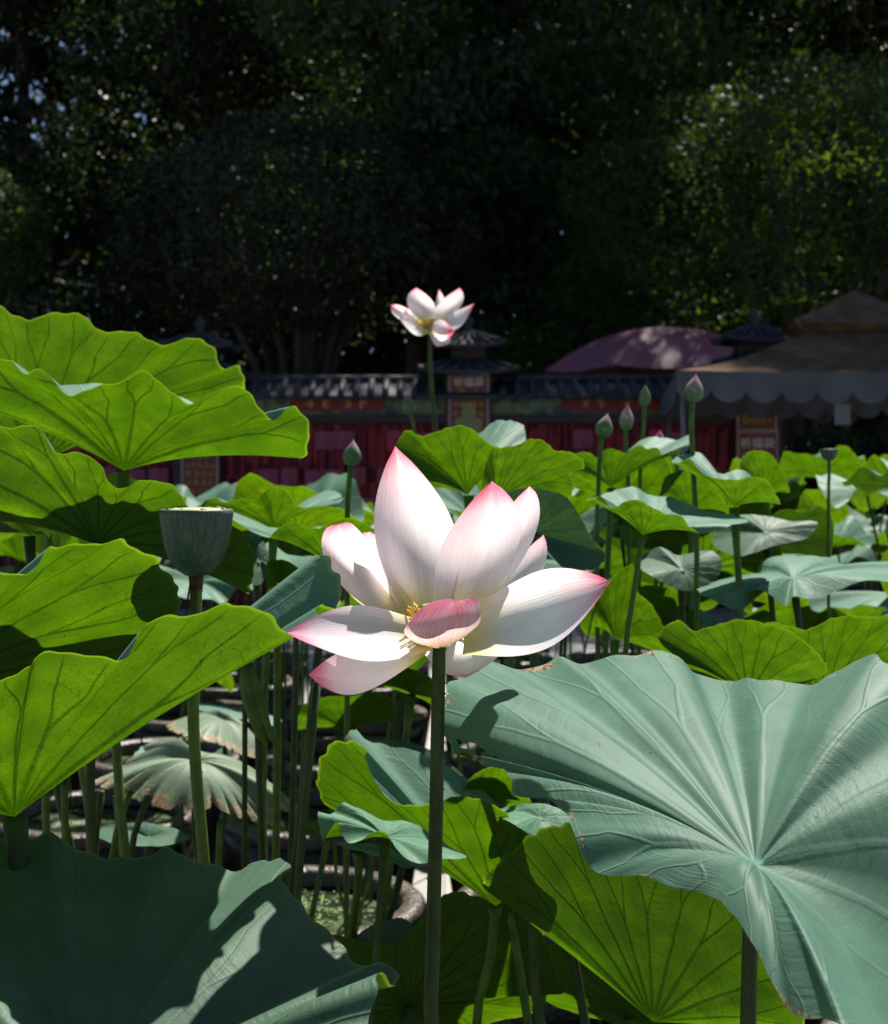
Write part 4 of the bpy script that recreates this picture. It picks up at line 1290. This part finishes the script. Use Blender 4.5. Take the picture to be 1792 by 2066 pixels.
# middle, left of the flower
leaf('bright leaf with curled right lobe in front of the red wall', (553, 1068, 2.2),
     D([(404, 1022), (416, 1010), (434, 1004), (452, 1013), (470, 1010), (491, 1004), (505, 1008), (519, 1009), (530, 997), (541, 987), (559, 983), (577, 991), (591, 1007), (603, 1020), (616, 1025), (630, 1022), (650, 1021), (666, 1022), (677, 1024), (686, 1014)], (2.12, 2.2))
     + D([(689, 1001), (681, 993), (662, 989), (644, 995), (630, 1008), (560, 1030), (470, 1040), (420, 1035)], (2.3, 2.45)), young=True, nt=180, ruf=0.003)
leaf('green leaf with pale upturned top left of the highest petal', (662, 1138, 1.9),
     D([(472, 1050), (491, 1062), (505, 1071), (524, 1079), (541, 1083), (554, 1073), (568, 1063), (591, 1055), (612, 1058), (635, 1066), (655, 1063), (676, 1050), (698, 1045), (720, 1049), (748, 1062)], (1.8, 1.85)) + D([(760, 1090), (720, 1095), (620, 1075), (514, 1056), (475, 1036)], (2.0, 2.05)), nt=160, ruf=0.003)
leaf('small rounded yellow-green leaf left of the folded leaf tip', (560, 1188, 2.0), D([(538, 1170), (541, 1133), (559, 1127), (577, 1131), (600, 1144), (619, 1158), (627, 1167)], 1.93) + D([(612, 1186), (585, 1180)], 2.15), young=True)
leaf('pale blue leaf top in front of the red box', (600, 1150, 2.45), D([(548, 1095), (559, 1108), (586, 1120), (627, 1122), (660, 1126), (650, 1165), (600, 1175), (550, 1150)], (2.6, 2.35)), hint=(0, -0.5, 1))
leaf('narrow dark leaf between seed pod and small rounded leaf', (520, 1130, 2.1), D([(494, 1080), (514, 1078), (531, 1091), (541, 1112), (541, 1140), (530, 1175), (510, 1180), (497, 1130)], (2.15, 2.05)), mat='leaf_shaded', hint=(0, -1, 0.4))
leaf('withered grey-green leaf with torn slit edge drooping by the seed pod stalk', (395, 1535, 2.55),
     D([(212, 1572), (264, 1528), (296, 1501), (332, 1488), (360, 1510), (440, 1540), (480, 1545), (516, 1553), (536, 1569), (568, 1597), (600, 1621)], (2.68, 2.6)) + D([(606, 1638), (566, 1668), (500, 1655), (430, 1634), (345, 1636), (265, 1612), (200, 1587)], (2.52, 2.42)),
     mat='leaf_withered', hint=(0, 0, 1), ragged=0.15, nt=300, nr=24, sag=0.14, ruf=0.004, pillow=0.0)
leaf('withered brown-edged leaf hanging behind the torn drooping leaf', (450, 1452, 2.85),
     D([(350, 1455), (400, 1441), (430, 1438), (460, 1448), (500, 1468), (520, 1493), (537, 1522), (500, 1528), (480, 1520), (436, 1500), (390, 1490)], (2.95, 2.7)), mat='leaf_withered', hint=(0, -0.3, 1), ragged=0.10, nt=160, sag=0.15)
leaf('thin pale leaf seen edge-on above the withered leaves', (480, 1437, 3.2), D([(400, 1418), (472, 1429), (532, 1440), (569, 1453), (552, 1464), (480, 1450), (415, 1436)], (3.3, 3.1)), hint=(0, 0, 1))
leaf('translucent green leaf with a broad shadow below the lowest pink petal', (700, 1478, 2.6), D([(604, 1440), (617, 1417), (649, 1408), (699, 1405), (758, 1396), (790, 1410), (800, 1440)], (2.55, 2.6)) + D([(763, 1455), (743, 1463), (690, 1470), (630, 1474)], 2.8), young=True)
leaf('green leaf peeking out under the flower beside its stalk', (830, 1400, 2.1), D([(770, 1372), (787, 1364), (810, 1347), (840, 1352), (872, 1372), (878, 1407)], 2.05) + D([(850, 1410), (800, 1392)], 2.25), young=True)
leaf('dark leaf in shadow behind the yellow-green curled lobe', (840, 1600, 1.75), D([(735, 1500), (800, 1495), (860, 1510), (930, 1560), (960, 1610), (900, 1640), (800, 1640)], (1.85, 1.65)), mat='leaf_shaded', hint=(0, -0.3, 1), push=0.25)
leaf('green leaf edge just left of the giant leaf tear', (990, 1620, 1.5), D([(935, 1590), (960, 1560), (1000, 1548), (1030, 1560), (1060, 1600)], 1.45) + D([(1050, 1630), (970, 1620)], 1.6), young=True, push=0.3)
leaf('pale leaf patch between twisted leaf and giant leaf', (1090, 1650, 1.35), D([(1010, 1632), (1060, 1622), (1110, 1624), (1150, 1650), (1150, 1680), (1090, 1690), (1040, 1665)], (1.4, 1.3)), hint=(0, 0, 1), mat='leaf_young', push=0.25)
leaf('low dark leaf in the shade among stalks behind the huge dark leaf', (300, 1690, 2.3), D([(205, 1668), (260, 1660), (330, 1665), (385, 1690), (340, 1705), (250, 1705)], (2.4, 2.2)), mat='leaf_shaded', hint=(0, 0, 1))

# ------------------------------------------------------------------ the crowd of further leaves
VAR = []
for k in range(14):
    rng = np.random.default_rng(300 + k)
    rim = []
    ph = rng.uniform(0, 6.28, 6)
    cup = rng.uniform(0.10, 0.42)
    for i in range(28):
        a = 2 * math.pi * i / 28
        rr = 1 + 0.06 * math.sin(2 * a + ph[0]) + 0.05 * math.sin(5 * a + ph[1])
        z = cup + 0.22 * math.sin(2 * a + ph[2]) + 0.17 * math.sin(3 * a + ph[3]) + 0.12 * math.sin(5 * a + ph[4]) + 0.07 * math.sin(8 * a + ph[5])
        rim.append((rr * math.cos(a), rr * math.sin(a), z))
    mt = M[('leaf', 'leaf_young', 'leaf', 'leaf_shaded', 'leaf_young')[k % 5]]
    V, F, UV, nrm, Rm = leaf_grid((0, 0, 0), rim, 84, 9, 0.08, 0.015, 40 + k, 0.006, 0, (0, 0, 1))
    VAR.append((mesh('blade', V, F, mt, UV), ('blue-green', 'fresh green', 'blue-green', 'dark green', 'fresh green')[k % 5]))
STK = []
for k in range(5):
    b = (0.05, -0.04, 0.02, 0.06, -0.07)[k]
    V, F = tube([(b * math.sin(math.pi * t) * 0.5, b * math.sin(2.5 * t) * 0.3 * (1 - t), t) for t in np.linspace(0, 1, 8)], 0.0038, 7)
    STK.append(mesh('stalk', V, F, M['stalk_young' if k % 2 else 'stalk']))


def sky_line(px):
    xs_ = [-400, 440, 455, 690, 700, 790, 1150, 1200, 1480, 1600, 1680, 1800, 2200]
    ys_ = [1020, 1020, 1025, 1040, 1060, 1015, 1005, 985, 985, 950, 925, 915, 905]
    return float(np.interp(px, xs_, ys_))


def where(px, d):
    if d < 3.2:
        z_ = 'in the nearer pots'
    elif d < 4.8:
        z_ = 'in the middle bed'
    else:
        z_ = 'at the far bed edge'
    if px < -60:
        s_ = 'beyond the huge dark leaf'
    elif px > 1850:
        s_ = 'beyond the giant leaf'
    elif px < 560:
        s_ = 'toward the poster pillar'
    elif px < 1120:
        s_ = 'behind the pink flower'
    elif px < 1500:
        s_ = 'below the long-stalked buds'
    else:
        s_ = 'below the beige tent'
    return z_ + ', ' + s_


def crowd_leaf(x, y, z, rad, vi, tilt_dir, tilt, rz):
    me, tone = VAR[vi]
    base = root_point((x, y, z))
    px = CX + x / y * FPX
    lb = '%s lotus leaf %s' % (tone, where(px, y))
    root = thing('lotus_leaf', lb, 'lotus leaf', base, lb)
    b = part(root, 'blade', me, np.array((x, y, z)) - base)
    b.scale = (rad, rad, rad)
    ax = Vector((-math.sin(tilt_dir), math.cos(tilt_dir), 0))   # tilt about the horizontal axis so that the top leans toward tilt_dir
    from mathutils import Quaternion
    q = Quaternion(ax, tilt) @ Quaternion((0, 0, 1), rz)
    b.rotation_mode = 'QUATERNION'
    b.rotation_quaternion = q
    s = part(root, 'stalk', random.choice(STK))
    dv = Vector(np.array((x, y, z)) - base)
    s.rotation_mode = 'QUATERNION'
    s.rotation_quaternion = dv.to_track_quat('Z', 'Y')
    s.scale = (1, 1, dv.length)


random.seed(23)
CLEAR = [(-0.2, 2.95, 0.46, 0.2), (-0.44, 2.55, 0.85, 0.2), (-0.45, 2.85, 0.9, 0.12)]   # places the sun reaches
placed = []
cnt = 0
for (pxp, pyp) in POTS:
    if pyp < 2.5:
        continue
    nleaf = 7 if pxp > 0.05 else 5
    for k in range(nleaf):
        for attempt in range(14):
            a = random.uniform(0, 6.283)
            q = 0.46 * math.sqrt(random.random())
            x, y = pxp + q * math.cos(a), pyp + q * math.sin(a)
            px = CX + x / y * FPX
            if px < -120 or px > 1920:
                break
            rad = random.uniform(0.13, 0.21) if k < 3 else random.uniform(0.085, 0.15)
            low = k == nleaf - 1
            z = random.uniform(0.72, 0.95) if low else random.uniform(0.98, 1.36)
            ztop_max = CAMZ - (sky_line(px) - HY) / FPX * y - 0.33 * rad
            z = min(z, ztop_max)
            py = HY - (z - CAMZ) / y * FPX
            rpx = rad / y * FPX
            # keep the view onto the two pots and the gap under the flower open
            if y < 3.45 and 520 < px < 930 and py + rpx * 0.5 > 1600:
                continue
            if y < 5.0 and 560 < px < 900 and py + 0.4 * rpx > 1330 and random.random() < 0.75:
                continue
            if any((x - (t0 + 0.285 * (z - t2))) ** 2 + (y - (t1 + 0.611 * (z - t2))) ** 2 < (tr_ + 0.8 * rad) ** 2 and z > t2 for t0, t1, t2, tr_ in CLEAR):
                continue
            if y < 3.5 and px < 620 and z > 0.85:
                continue
            if z < 0.62:
                continue
            if any((x - u[0]) ** 2 + (y - u[1]) ** 2 + 2.5 * (z - u[2]) ** 2 < (0.46 * (rad + u[3])) ** 2 for u in placed):
                continue
            placed.append((x, y, z, rad))
            tdir = math.pi / 2 - SUN_AZ + random.gauss(0, 0.9)
            crowd_leaf(x, y, z, rad, random.randrange(14), tdir, max(-0.25, random.gauss(0.30, 0.32)), random.uniform(0, 6.28))
            cnt += 1
            break
for (pxp, pyp) in POTS:
    if not 0.6 < pyp < 2.5:
        continue
    for k in range(3):
        a = random.uniform(0, 6.283)
        x, y = pxp + 0.28 * math.cos(a), pyp + 0.28 * math.sin(a)
        rad = random.uniform(0.15, 0.22)
        pxl = CX + (abs(x) - rad * 1.2) / y * FPX
        z = random.uniform(0.82, 1.05)
        if pxl < 1800 or any((x - u[0]) ** 2 + (y - u[1]) ** 2 + 2.5 * (z - u[2]) ** 2 < (0.5 * (rad + u[3])) ** 2 for u in placed):
            continue
        placed.append((x, y, z, rad))
        crowd_leaf(x, y, z, rad, random.randrange(14), math.pi / 2 - SUN_AZ + random.gauss(0, 0.9), max(-0.2, random.gauss(0.25, 0.25)), random.uniform(0, 6.28))
        cnt += 1
print('crowd leaves', cnt)

# ------------------------------------------------------------------ flowers
def petal_grid(B, Mi, T, L, Rr, nu=18, nv=26, seed=0, crumple=0.006, wave=0.03, tip=0.9, curl=0.0, b0=0.17):
    B, Mi, T, L, Rr = (np.asarray(p, float) for p in (B, Mi, T, L, Rr))
    rng = random.Random(seed)
    ph = [rng.uniform(0, 6.28) for _ in range(4)]
    half = (Rr - L) / 2
    bend = (L + Rr) / 2 - Mi
    nrm = np.cross(half, T - B)
    nrm /= np.linalg.norm(nrm)
    size = np.linalg.norm(half)
    V, F, UV = [], [], []
    for j in range(nv + 1):
        v = j / nv
        c = B * 2 * (v - 0.5) * (v - 1) + Mi * 4 * v * (1 - v) + T * 2 * v * (v - 0.5)
        a = b0 + (1 - b0) * v ** 1.25
        prof = max(math.sin(math.pi * min(a, 1.0)), 0.0) ** tip
        if v > 0.93:
            prof *= 1 - 0.25 * ((v - 0.93) / 0.07) ** 1
        if j == nv:
            prof = 0.004
        for i in range(nu + 1):
            u = -1 + 2 * i / nu
            p_ = c + prof * (half * u + bend * u * u)
            off_ = wave * size * (abs(u) ** 3) * math.sin(9 * v + ph[0] + (3 if u > 0 else 0)) * (0.3 + v)
            off_ += crumple * size * (math.sin(5 * u + 4 * v + ph[1]) + math.sin(7 * v - 3 * u + ph[2]) + 0.4 * math.sin(13 * u * v + ph[3]))
            off_ += curl * size * max(0, v - 0.75) ** 2 * 16
            V.append(p_ + nrm * off_)
            UV.append((u, v))
    for j in range(nv):
        for i in range(nu):
            q = j * (nu + 1) + i
            F.append((q, q + 1, q + nu + 2, q + nu + 1))
    return V, F, UV


def flower(label, ctr, petals, stem, rad, prick=0, stam_r=0.02, hires=True, dd=0.0):
    def W(px, py, d):
        return globals()['W'](px, py, d + dd)
    c = W(*ctr)
    base = root_point(W(*stem[-1]))
    root = thing('lotus_flower', label, 'lotus flower', base)
    for i, pt in enumerate(petals):
        pts, kw = pt[:5], dict(pt[5]) if len(pt) > 5 else {}
        pk = kw.pop('pink', 0.0)
        inv = kw.pop('outside', False)
        V, F, UV = petal_grid(*[W(*q) for q in pts], seed=i + 7, nu=18 if hires else 10, nv=26 if hires else 14, **kw)
        # the inner face of a petal looks toward the axis of the flower
        mid = np.mean(V, axis=0)
        q = F[len(F) // 2]
        nn = np.cross(np.asarray(V[q[1]]) - V[q[0]], np.asarray(V[q[2]]) - V[q[0]])
        axis_pt = c + np.array((0, 0, 0.08))
        if (nn @ (axis_pt - mid) < 0) != inv:
            F = [tuple(reversed(f)) for f in F]
        o_ = wpart(root, 'petal', V, F, M['petal'], UV)
        o_.color = (pk, 0, 0, 1)
    pts = stalk_curve(c - np.array((0, 0, 0.004)), base, 0.0, 1, [W(*s) for s in stem])
    n = len(pts)
    rr = [rad * (0.9 + 0.25 * i / n) for i in range(n)]
    st_ = wpart(root, 'stalk', *tube(pts, rr, 14), M['stalk'])
    if prick:
        o_ = wpart(root, 'prickles', *prickles(pts, rr, prick, 5), M['stalk_young'], smooth=False, under=st_)
        o_['kind'] = 'stuff'
    # seed receptacle and stamens
    s = stam_r
    V, F = lathe([(0.3 * s, -0.012), (0.62 * s, 0.3 * s), (0.85 * s, 1.0 * s), (0.8 * s, 1.12 * s), (0.001, 1.15 * s)], 20)
    rc_ = wpart(root, 'receptacle', np.asarray(V) + c, F, M['pod_top'])
    rng = random.Random(3)
    parts = []
    for k in range(70):
        a = rng.uniform(0, 6.283)
        q, hgt = s * rng.uniform(1.1, 1.7), s * rng.uniform(0.5, 1.1)
        d_ = np.array((math.cos(a), math.sin(a), 0))
        p0 = c + d_ * 0.35 * s
        p1 = c + d_ * q * 0.8 + np.array((0, 0, hgt * 0.5))
        p2 = c + d_ * q + np.array((0, 0, hgt))
        parts.append(tube([p0, p1, p2 * 0.95 + p1 * 0.05, p2], [0.022 * s, 0.022 * s, 0.055 * s, 0.03 * s], 5))
    o_ = wpart(root, 'stamens', *join(*parts), M['stamen'], under=rc_)
    o_['kind'] = 'stuff'
    return root


flower('large open pink-tipped white lotus flower on a thick dark stalk', (887, 1268, 1.005), [
    ((860, 1250, 1.03), (836, 1090, 1.085), (797, 901, 1.065), (757, 1085, 1.055), (922, 1080, 1.062), {'wave': 0.02, 'pink': 0.10}),
    ((925, 1255, 1.025), (966, 1120, 1.06), (992, 971, 1.045), (884, 1125, 1.025), (1050, 1085, 1.04), {'wave': 0.02, 'pink': 0.20}),
    ((950, 1250, 1.04), (1030, 1110, 1.095), (1068, 981, 1.09), (975, 1110, 1.075), (1077, 1085, 1.08), {'pink': -0.02, 'tip': 0.8}),
    ((965, 1250, 1.045), (1056, 1165, 1.10), (1097, 1079, 1.11), (1025, 1150, 1.09), (1085, 1165, 1.085), {'pink': 0.0}),
    ((935, 1280, 1.0), (1088, 1238, 1.005), (1232, 1172, 0.955), (1078, 1156, 1.01), (1092, 1312, 0.955), {'pink': 0.16, 'wave': 0.02}),
    ((800, 1255, 1.03), (716, 1160, 1.085), (684, 1058, 1.055), (660, 1140, 1.06), (764, 1122, 1.065), {'pink': 0.08, 'tip': 0.5, 'b0': 0.26}),
    ((840, 1252, 1.045), (772, 1160, 1.10), (744, 1073, 1.10), (736, 1130, 1.085), (815, 1150, 1.085), {'pink': -0.05, 'tip': 0.7}),
    ((860, 1285, 0.99), (726, 1283, 0.985), (577, 1276, 0.925), (724, 1222, 1.0), (748, 1334, 0.935), {'pink': 0.20, 'wave': 0.02}),
    ((862, 1296, 0.985), (738, 1352, 0.985), (622, 1361, 0.935), (716, 1306, 0.992), (730, 1397, 0.945), {'pink': 0.26, 'wave': 0.03}),
    ((893, 1305, 0.975), (893, 1270, 0.925), (910, 1200, 0.950), (816, 1266, 0.950), (972, 1234, 0.960), {'pink': 0.50, 'outside': False, 'tip': 0.72, 'wave': 0.10, 'crumple': 0.03, 'curl': 0.25}),
    ((893, 1285, 1.02), (925, 1322, 1.045), (938, 1365, 1.03), (862, 1330, 1.035), (1010, 1306, 1.03), {'pink': -0.3, 'crumple': 0.06, 'tip': 0.6}),
    ((915, 1250, 1.05), (924, 1140, 1.12), (930, 1048, 1.11), (880, 1130, 1.10), (958, 1120, 1.11), {'pink': 0.0}),
], [(884, 1420, 1.0), (880, 1650, 1.0), (874, 1900, 1.0), (876, 2120, 1.0)], 0.0062, prick=130, stam_r=0.018, dd=0.18)

FD = 3.3
flower('small far lotus flower held high on a thin stalk above the leaves', (869, 664, FD), [
    ((860, 655, FD), (850, 617, FD + .05), (839, 581, FD + .04), (822, 612, FD + .02), (878, 617, FD + .03), {'pink': 0.08}),
    ((886, 657, FD), (908, 622, FD + .04), (927, 581, FD + .03), (879, 622, FD + .01), (932, 614, FD + .02), {'pink': 0.08}),
    ((880, 650, FD + .03), (888, 620, FD + .09), (886, 584, FD + .09), (879, 618, FD + .08), (899, 618, FD + .08), {'pink': 0.08}),
    ((890, 662, FD - .01), (925, 643, FD - .02), (957, 613, FD - .05), (914, 632, FD), (926, 660, FD - .05), {'pink': 0.12}),
    ((856, 660, FD + .02), (815, 634, FD + .06), (789, 616, FD + .05), (803, 642, FD + .03), (820, 622, FD + .05), {'pink': 0.16}),
    ((858, 662, FD), (832, 640, FD + .03), (819, 621, FD + .03), (819, 645, FD + .01), (846, 638, FD + .02), {'pink': 0.06}),
    ((862, 667, FD - .01), (836, 664, FD - .03), (807, 642, FD - .06), (834, 652, FD - .02), (836, 675, FD - .06), {'pink': -0.05}),
    ((870, 668, FD - .02), (888, 667, FD - .07), (918, 668, FD - .06), (889, 645, FD - .04), (892, 688, FD - .04), {'pink': 0.38}),
    ((874, 668, FD - .01), (888, 684, FD - .03), (888, 699, FD - .03), (873, 688, FD - .02), (909, 684, FD - .02), {'pink': 0.0, 'tip': 0.5}),
], [(868, 720, FD), (872, 800, FD), (880, 880, FD), (884, 1000, FD)], 0.0056, stam_r=0.022, hires=False)


def bud(label, tipx, tipy, bx, by, wpx, d, stem, pink=0.5, rad=0.0042, cat='lotus bud'):
    """closed bud of overlapping tepals from its base pixel to its tip pixel"""
    T, B = W(tipx, tipy, d), W(bx, by, d)
    base = root_point(W(*stem[-1]))
    root = thing('lotus_bud', label, cat, base)
    ax = T - B
    H = np.linalg.norm(ax)
    ax = ax / H
    e1 = np.cross(ax, (0, 1, 0)); e1 /= np.linalg.norm(e1)
    e2 = np.cross(ax, e1)
    wr = wpx / FPX * d / 2
    for k in range(5):
        a0 = 2 * math.pi * k / 5 + 0.5
        span = R(112)
        V, F, UV = [], [], []
        nu, nv = 10, 14
        for j in range(nv + 1):
            v = j / nv
            prof = (math.sin(math.pi * min(1, 0.10 + 0.90 * v ** 0.82)) ** 0.85) * (1 - 0.35 * v ** 3)
            sp = span * (1 - 0.75 * v ** 5)
            for i in range(nu + 1):
                u = -1 + 2 * i / nu
                a = a0 + u * sp / 2
                r_ = wr * prof * (0.97 + 0.02 * (k % 3) - 0.05 * abs(u) ** 3) + 0.0006 * (k % 3)
                hh = H * (v * (0.93 + 0.07 * (k % 2))) * (1 - 0.02 * abs(u))
                V.append(B + ax * hh + (e1 * math.cos(a) + e2 * math.sin(a)) * r_)
                UV.append((u, v))
        for j in range(nv):
            for i in range(nu):
                q = j * (nu + 1) + i
                F.append((q, q + 1, q + nu + 2, q + nu + 1))
        o_ = wpart(root, 'tepal', V, F, M['bud'], UV)
        o_.color = (pink, 0, 0, 1)
    pts = stalk_curve(B + ax * 0.004, base, 0.0, 1, [W(*s) for s in stem])
    wpart(root, 'stalk', *tube(pts, rad, 9), M['stalk_young'])


bud('slim dark green bud left of the far flower stalk', 820, 792, 828, 836, 28, 3.2, [(836, 870, 3.2), (842, 960, 3.2)], 0.25)
bud('plump green bud with pink tip above the curled lobe leaf', 713, 885, 708, 940, 37, 2.3, [(704, 985, 2.3), (701, 1045, 2.3), (701, 1120, 2.3)], 0.45, rad=0.0046)
bud('round greenish bud standing left of the magenta-tipped bud', 1226, 832, 1214, 882, 34, 2.45, [(1210, 930, 2.45), (1207, 1000, 2.45), (1205, 1070, 2.45)], 0.45)
bud('pointed bud with magenta upper half among the cluster of buds', 1266, 813, 1262, 868, 28, 2.75, [(1263, 900, 2.75), (1268, 980, 2.75), (1270, 1080, 2.75)], 0.75)
bud('small plain green bud standing above the magenta-tipped bud', 1302, 775, 1300, 818, 23, 2.9, [(1298, 870, 2.9), (1292, 950, 2.9), (1290, 1060, 2.9)], 0.2)
bud('tallest pale bud with cream pink top in front of the tent corner', 1404, 752, 1397, 811, 37, 2.35, [(1395, 860, 2.35), (1399, 950, 2.35), (1404, 1040, 2.35), (1406, 1130, 2.35)], 0.62, rad=0.0046)
bud('low pink bud half hidden behind the bud-shadow leaf', 1332, 866, 1328, 902, 22, 3.1, [(1326, 950, 3.1), (1324, 1000, 3.1), (1324, 1100, 3.1)], 0.9)
bud('tiny green bud under the pale curled leaf end', 1362, 906, 1366, 936, 17, 3.0, [(1370, 960, 3.0), (1382, 1000, 3.0), (1390, 1080, 3.0)], 0.1)


def seed_pod(label, px, ytop, ybot, wpx, d, stem, rad, nb=0.30, seeds=14, thread=False):
    top, bot = W(px, ytop, d), W(px - 1, ybot, d)
    base = root_point(W(*stem[-1]))
    root = thing('seed_pod', label, 'seed pod', base)
    H = top[2] - bot[2]
    r1 = wpx / FPX * d / 2
    prof = [(0.10 * r1, 0.0), (nb * r1, 0.02 * H), (0.52 * r1, 0.10 * H), (0.72 * r1, 0.24 * H), (0.86 * r1, 0.45 * H), (0.94 * r1, 0.68 * H), (0.985 * r1, 0.86 * H), (1.01 * r1, 0.93 * H), (1.0 * r1, 0.985 * H), (0.96 * r1, 1.0 * H), (0.90 * r1, 1.0 * H)]
    V, F = lathe(prof, 44, wob=lambda a, i: 0.014 * math.sin(9 * a + 1) * min(1, i / 5) + 0.008 * math.sin(23 * a))
    wpart(root, 'cup', np.asarray(V) + bot, F, M['pod'])
    V, F = lathe([(0.93 * r1, 0.992 * H), (0.6 * r1, 1.012 * H), (0.3 * r1, 1.022 * H), (0.001, 1.025 * H)], 30)
    sp_ = wpart(root, 'seed_plate', np.asarray(V) + bot, F, M['pod_top'])
    for k in range(seeds):
        a, q = k * 2.399, 0.82 * r1 * math.sqrt((k + 0.5) / seeds)
        V, F = lathe([(0.001, 0.0006), (0.05 * r1, 0.0004), (0.085 * r1, -0.0002), (0.09 * r1, -0.002)], 8)
        wpart(root, 'seed', np.asarray(V) + bot + np.array((q * math.cos(a), q * math.sin(a), H * 1.012)), F, M['pod'], under=sp_)
    pts = stalk_curve(bot + np.array((0, 0, 0.003)), base, 0.0, 1, [W(*s) for s in stem])
    rr = [rad] * len(pts)
    st_ = wpart(root, 'stalk', *tube(pts, rr, 12), M['stalk_young'])
    if thread:
        wpart(root, 'collar', *tube([bot + np.array((0, 0, 0.002)), bot - np.array((0, 0, 0.006)), bot - np.array((0, 0, 0.014))], [rad * 1.25, rad * 1.2, rad * 1.08], 12), M['dry'])
        for k in range(5):
            a = 3.6 + k * 0.35
            q = np.array((math.cos(a), math.sin(a), 0)) * (rad * 1.1)
            wpart(root, 'dry_stamen', *tube([bot + q - np.array((0, 0, 0.008)), bot + q * 1.3 - np.array((0.001, 0, 0.025)), bot + q * (1.4 + 0.1 * k) - np.array((0.002, 0, 0.04 + 0.006 * k))], 0.0006, 5), M['dry'])
        o_ = wpart(root, 'prickles', *prickles(pts, rr, 90, 9), M['stalk_young'], smooth=False, under=st_)
        o_['kind'] = 'stuff'


seed_pod('big grey-green lotus seed pod with flat top on a prickly stalk', 397, 1027, 1163, 147, 1.46, [(395, 1240, 1.46), (390, 1420, 1.46), (396, 1560, 1.46), (412, 1745, 1.46), (416, 1860, 1.46)], 0.0062, thread=True)
seed_pod('small pale-topped seed pod standing against the dark under the tent', 1674, 906, 930, 36, 2.9, [(1673, 960, 2.9), (1672, 1010, 2.9)], 0.0035, seeds=9)

# rolled young leaf and loose bare stalks
pts = [W(493, 1345, 1.9), W(500, 1375, 1.9), W(508, 1410, 1.9), W(520, 1450, 1.9), W(532, 1485, 1.9), W(540, 1502, 1.9)]
base = root_point(pts[2])
root = thing('lotus_leaf', 'tightly rolled young leaf hanging under the largest bright leaf', 'lotus leaf', base)
wpart(root, 'blade', *join(tube(pts, [0.004, 0.012, 0.013, 0.012, 0.009, 0.002], 14), tube([p_ + np.array((0.011, -0.006, 0)) for p_ in pts], [0.002, 0.006, 0.007, 0.006, 0.004, 0.001], 10)), M['stalk_young'])
wpart(root, 'stalk', *tube(stalk_curve(pts[0] + np.array((0, 0.004, 0)), base, 0.0, 2, [pts[0] + np.array((-0.004, 0.035, -0.03))]), 0.004, 8), M['stalk'])
random.seed(77)
for k, (x0, y0, x1, y1, d, r_) in enumerate(((205, 1600, 190, 1740, 1.75, 5.5), (232, 1610, 246, 1740, 1.9, 3.6), (262, 1600, 225, 1740, 1.8, 5.0), (298, 1610, 262, 1740, 1.85, 5.2), (92, 1590, 94, 1720, 1.7, 5.6),
                                             (130, 1580, 132, 1720, 1.6, 5.2), (640, 1380, 600, 1810, 1.55, 5.6), (444, 1660, 440, 1760, 1.7, 4.4), (676, 1690, 674, 1790, 2.6, 4.0), (694, 1700, 692, 1790, 2.7, 4.0), (752, 1700, 716, 1840, 2.75, 4.5), (782, 1705, 748, 1820, 2.8, 4.5))):
    a, b = W(x0, y0, d), W(x1, y1, d)
    if d > 2.5:
        b = np.array((b[0] + random.uniform(-0.01, 0.01), max(2.85, min(3.12, d + 0.2)), ZWATER - 0.03))
        base, via = b, []
    else:
        base, via = root_point(b), [b]
    lb = ('bare green lotus stalk standing in the brown-rimmed pot' if d > 2.5 else 'bare lotus stalk leaning among others behind the huge dark leaf') if k != 6 else 'tall bare stalk rising to the lowest pink petal'
    root = thing('lotus_stalk', lb, 'lotus stalk', base, None if k == 6 else lb)
    r_ *= 0.85
    pt = stalk_curve(a, base, 0.004, k, via)
    wpart(root, 'stem', *tube(pt, r_ / 1000, 9), M['stalk_young' if k % 3 else 'stalk'])
    wpart(root, 'cut_end', *tube([a - np.array((0, 0, 0.002)), a + np.array((0, 0, 0.003))], [r_ / 1000 * 1.02, r_ / 1000 * 0.8], 9), M['stalk'])
print('objects', len(bpy.data.objects), 'faces', sum(len(me.polygons) for me in bpy.data.meshes))
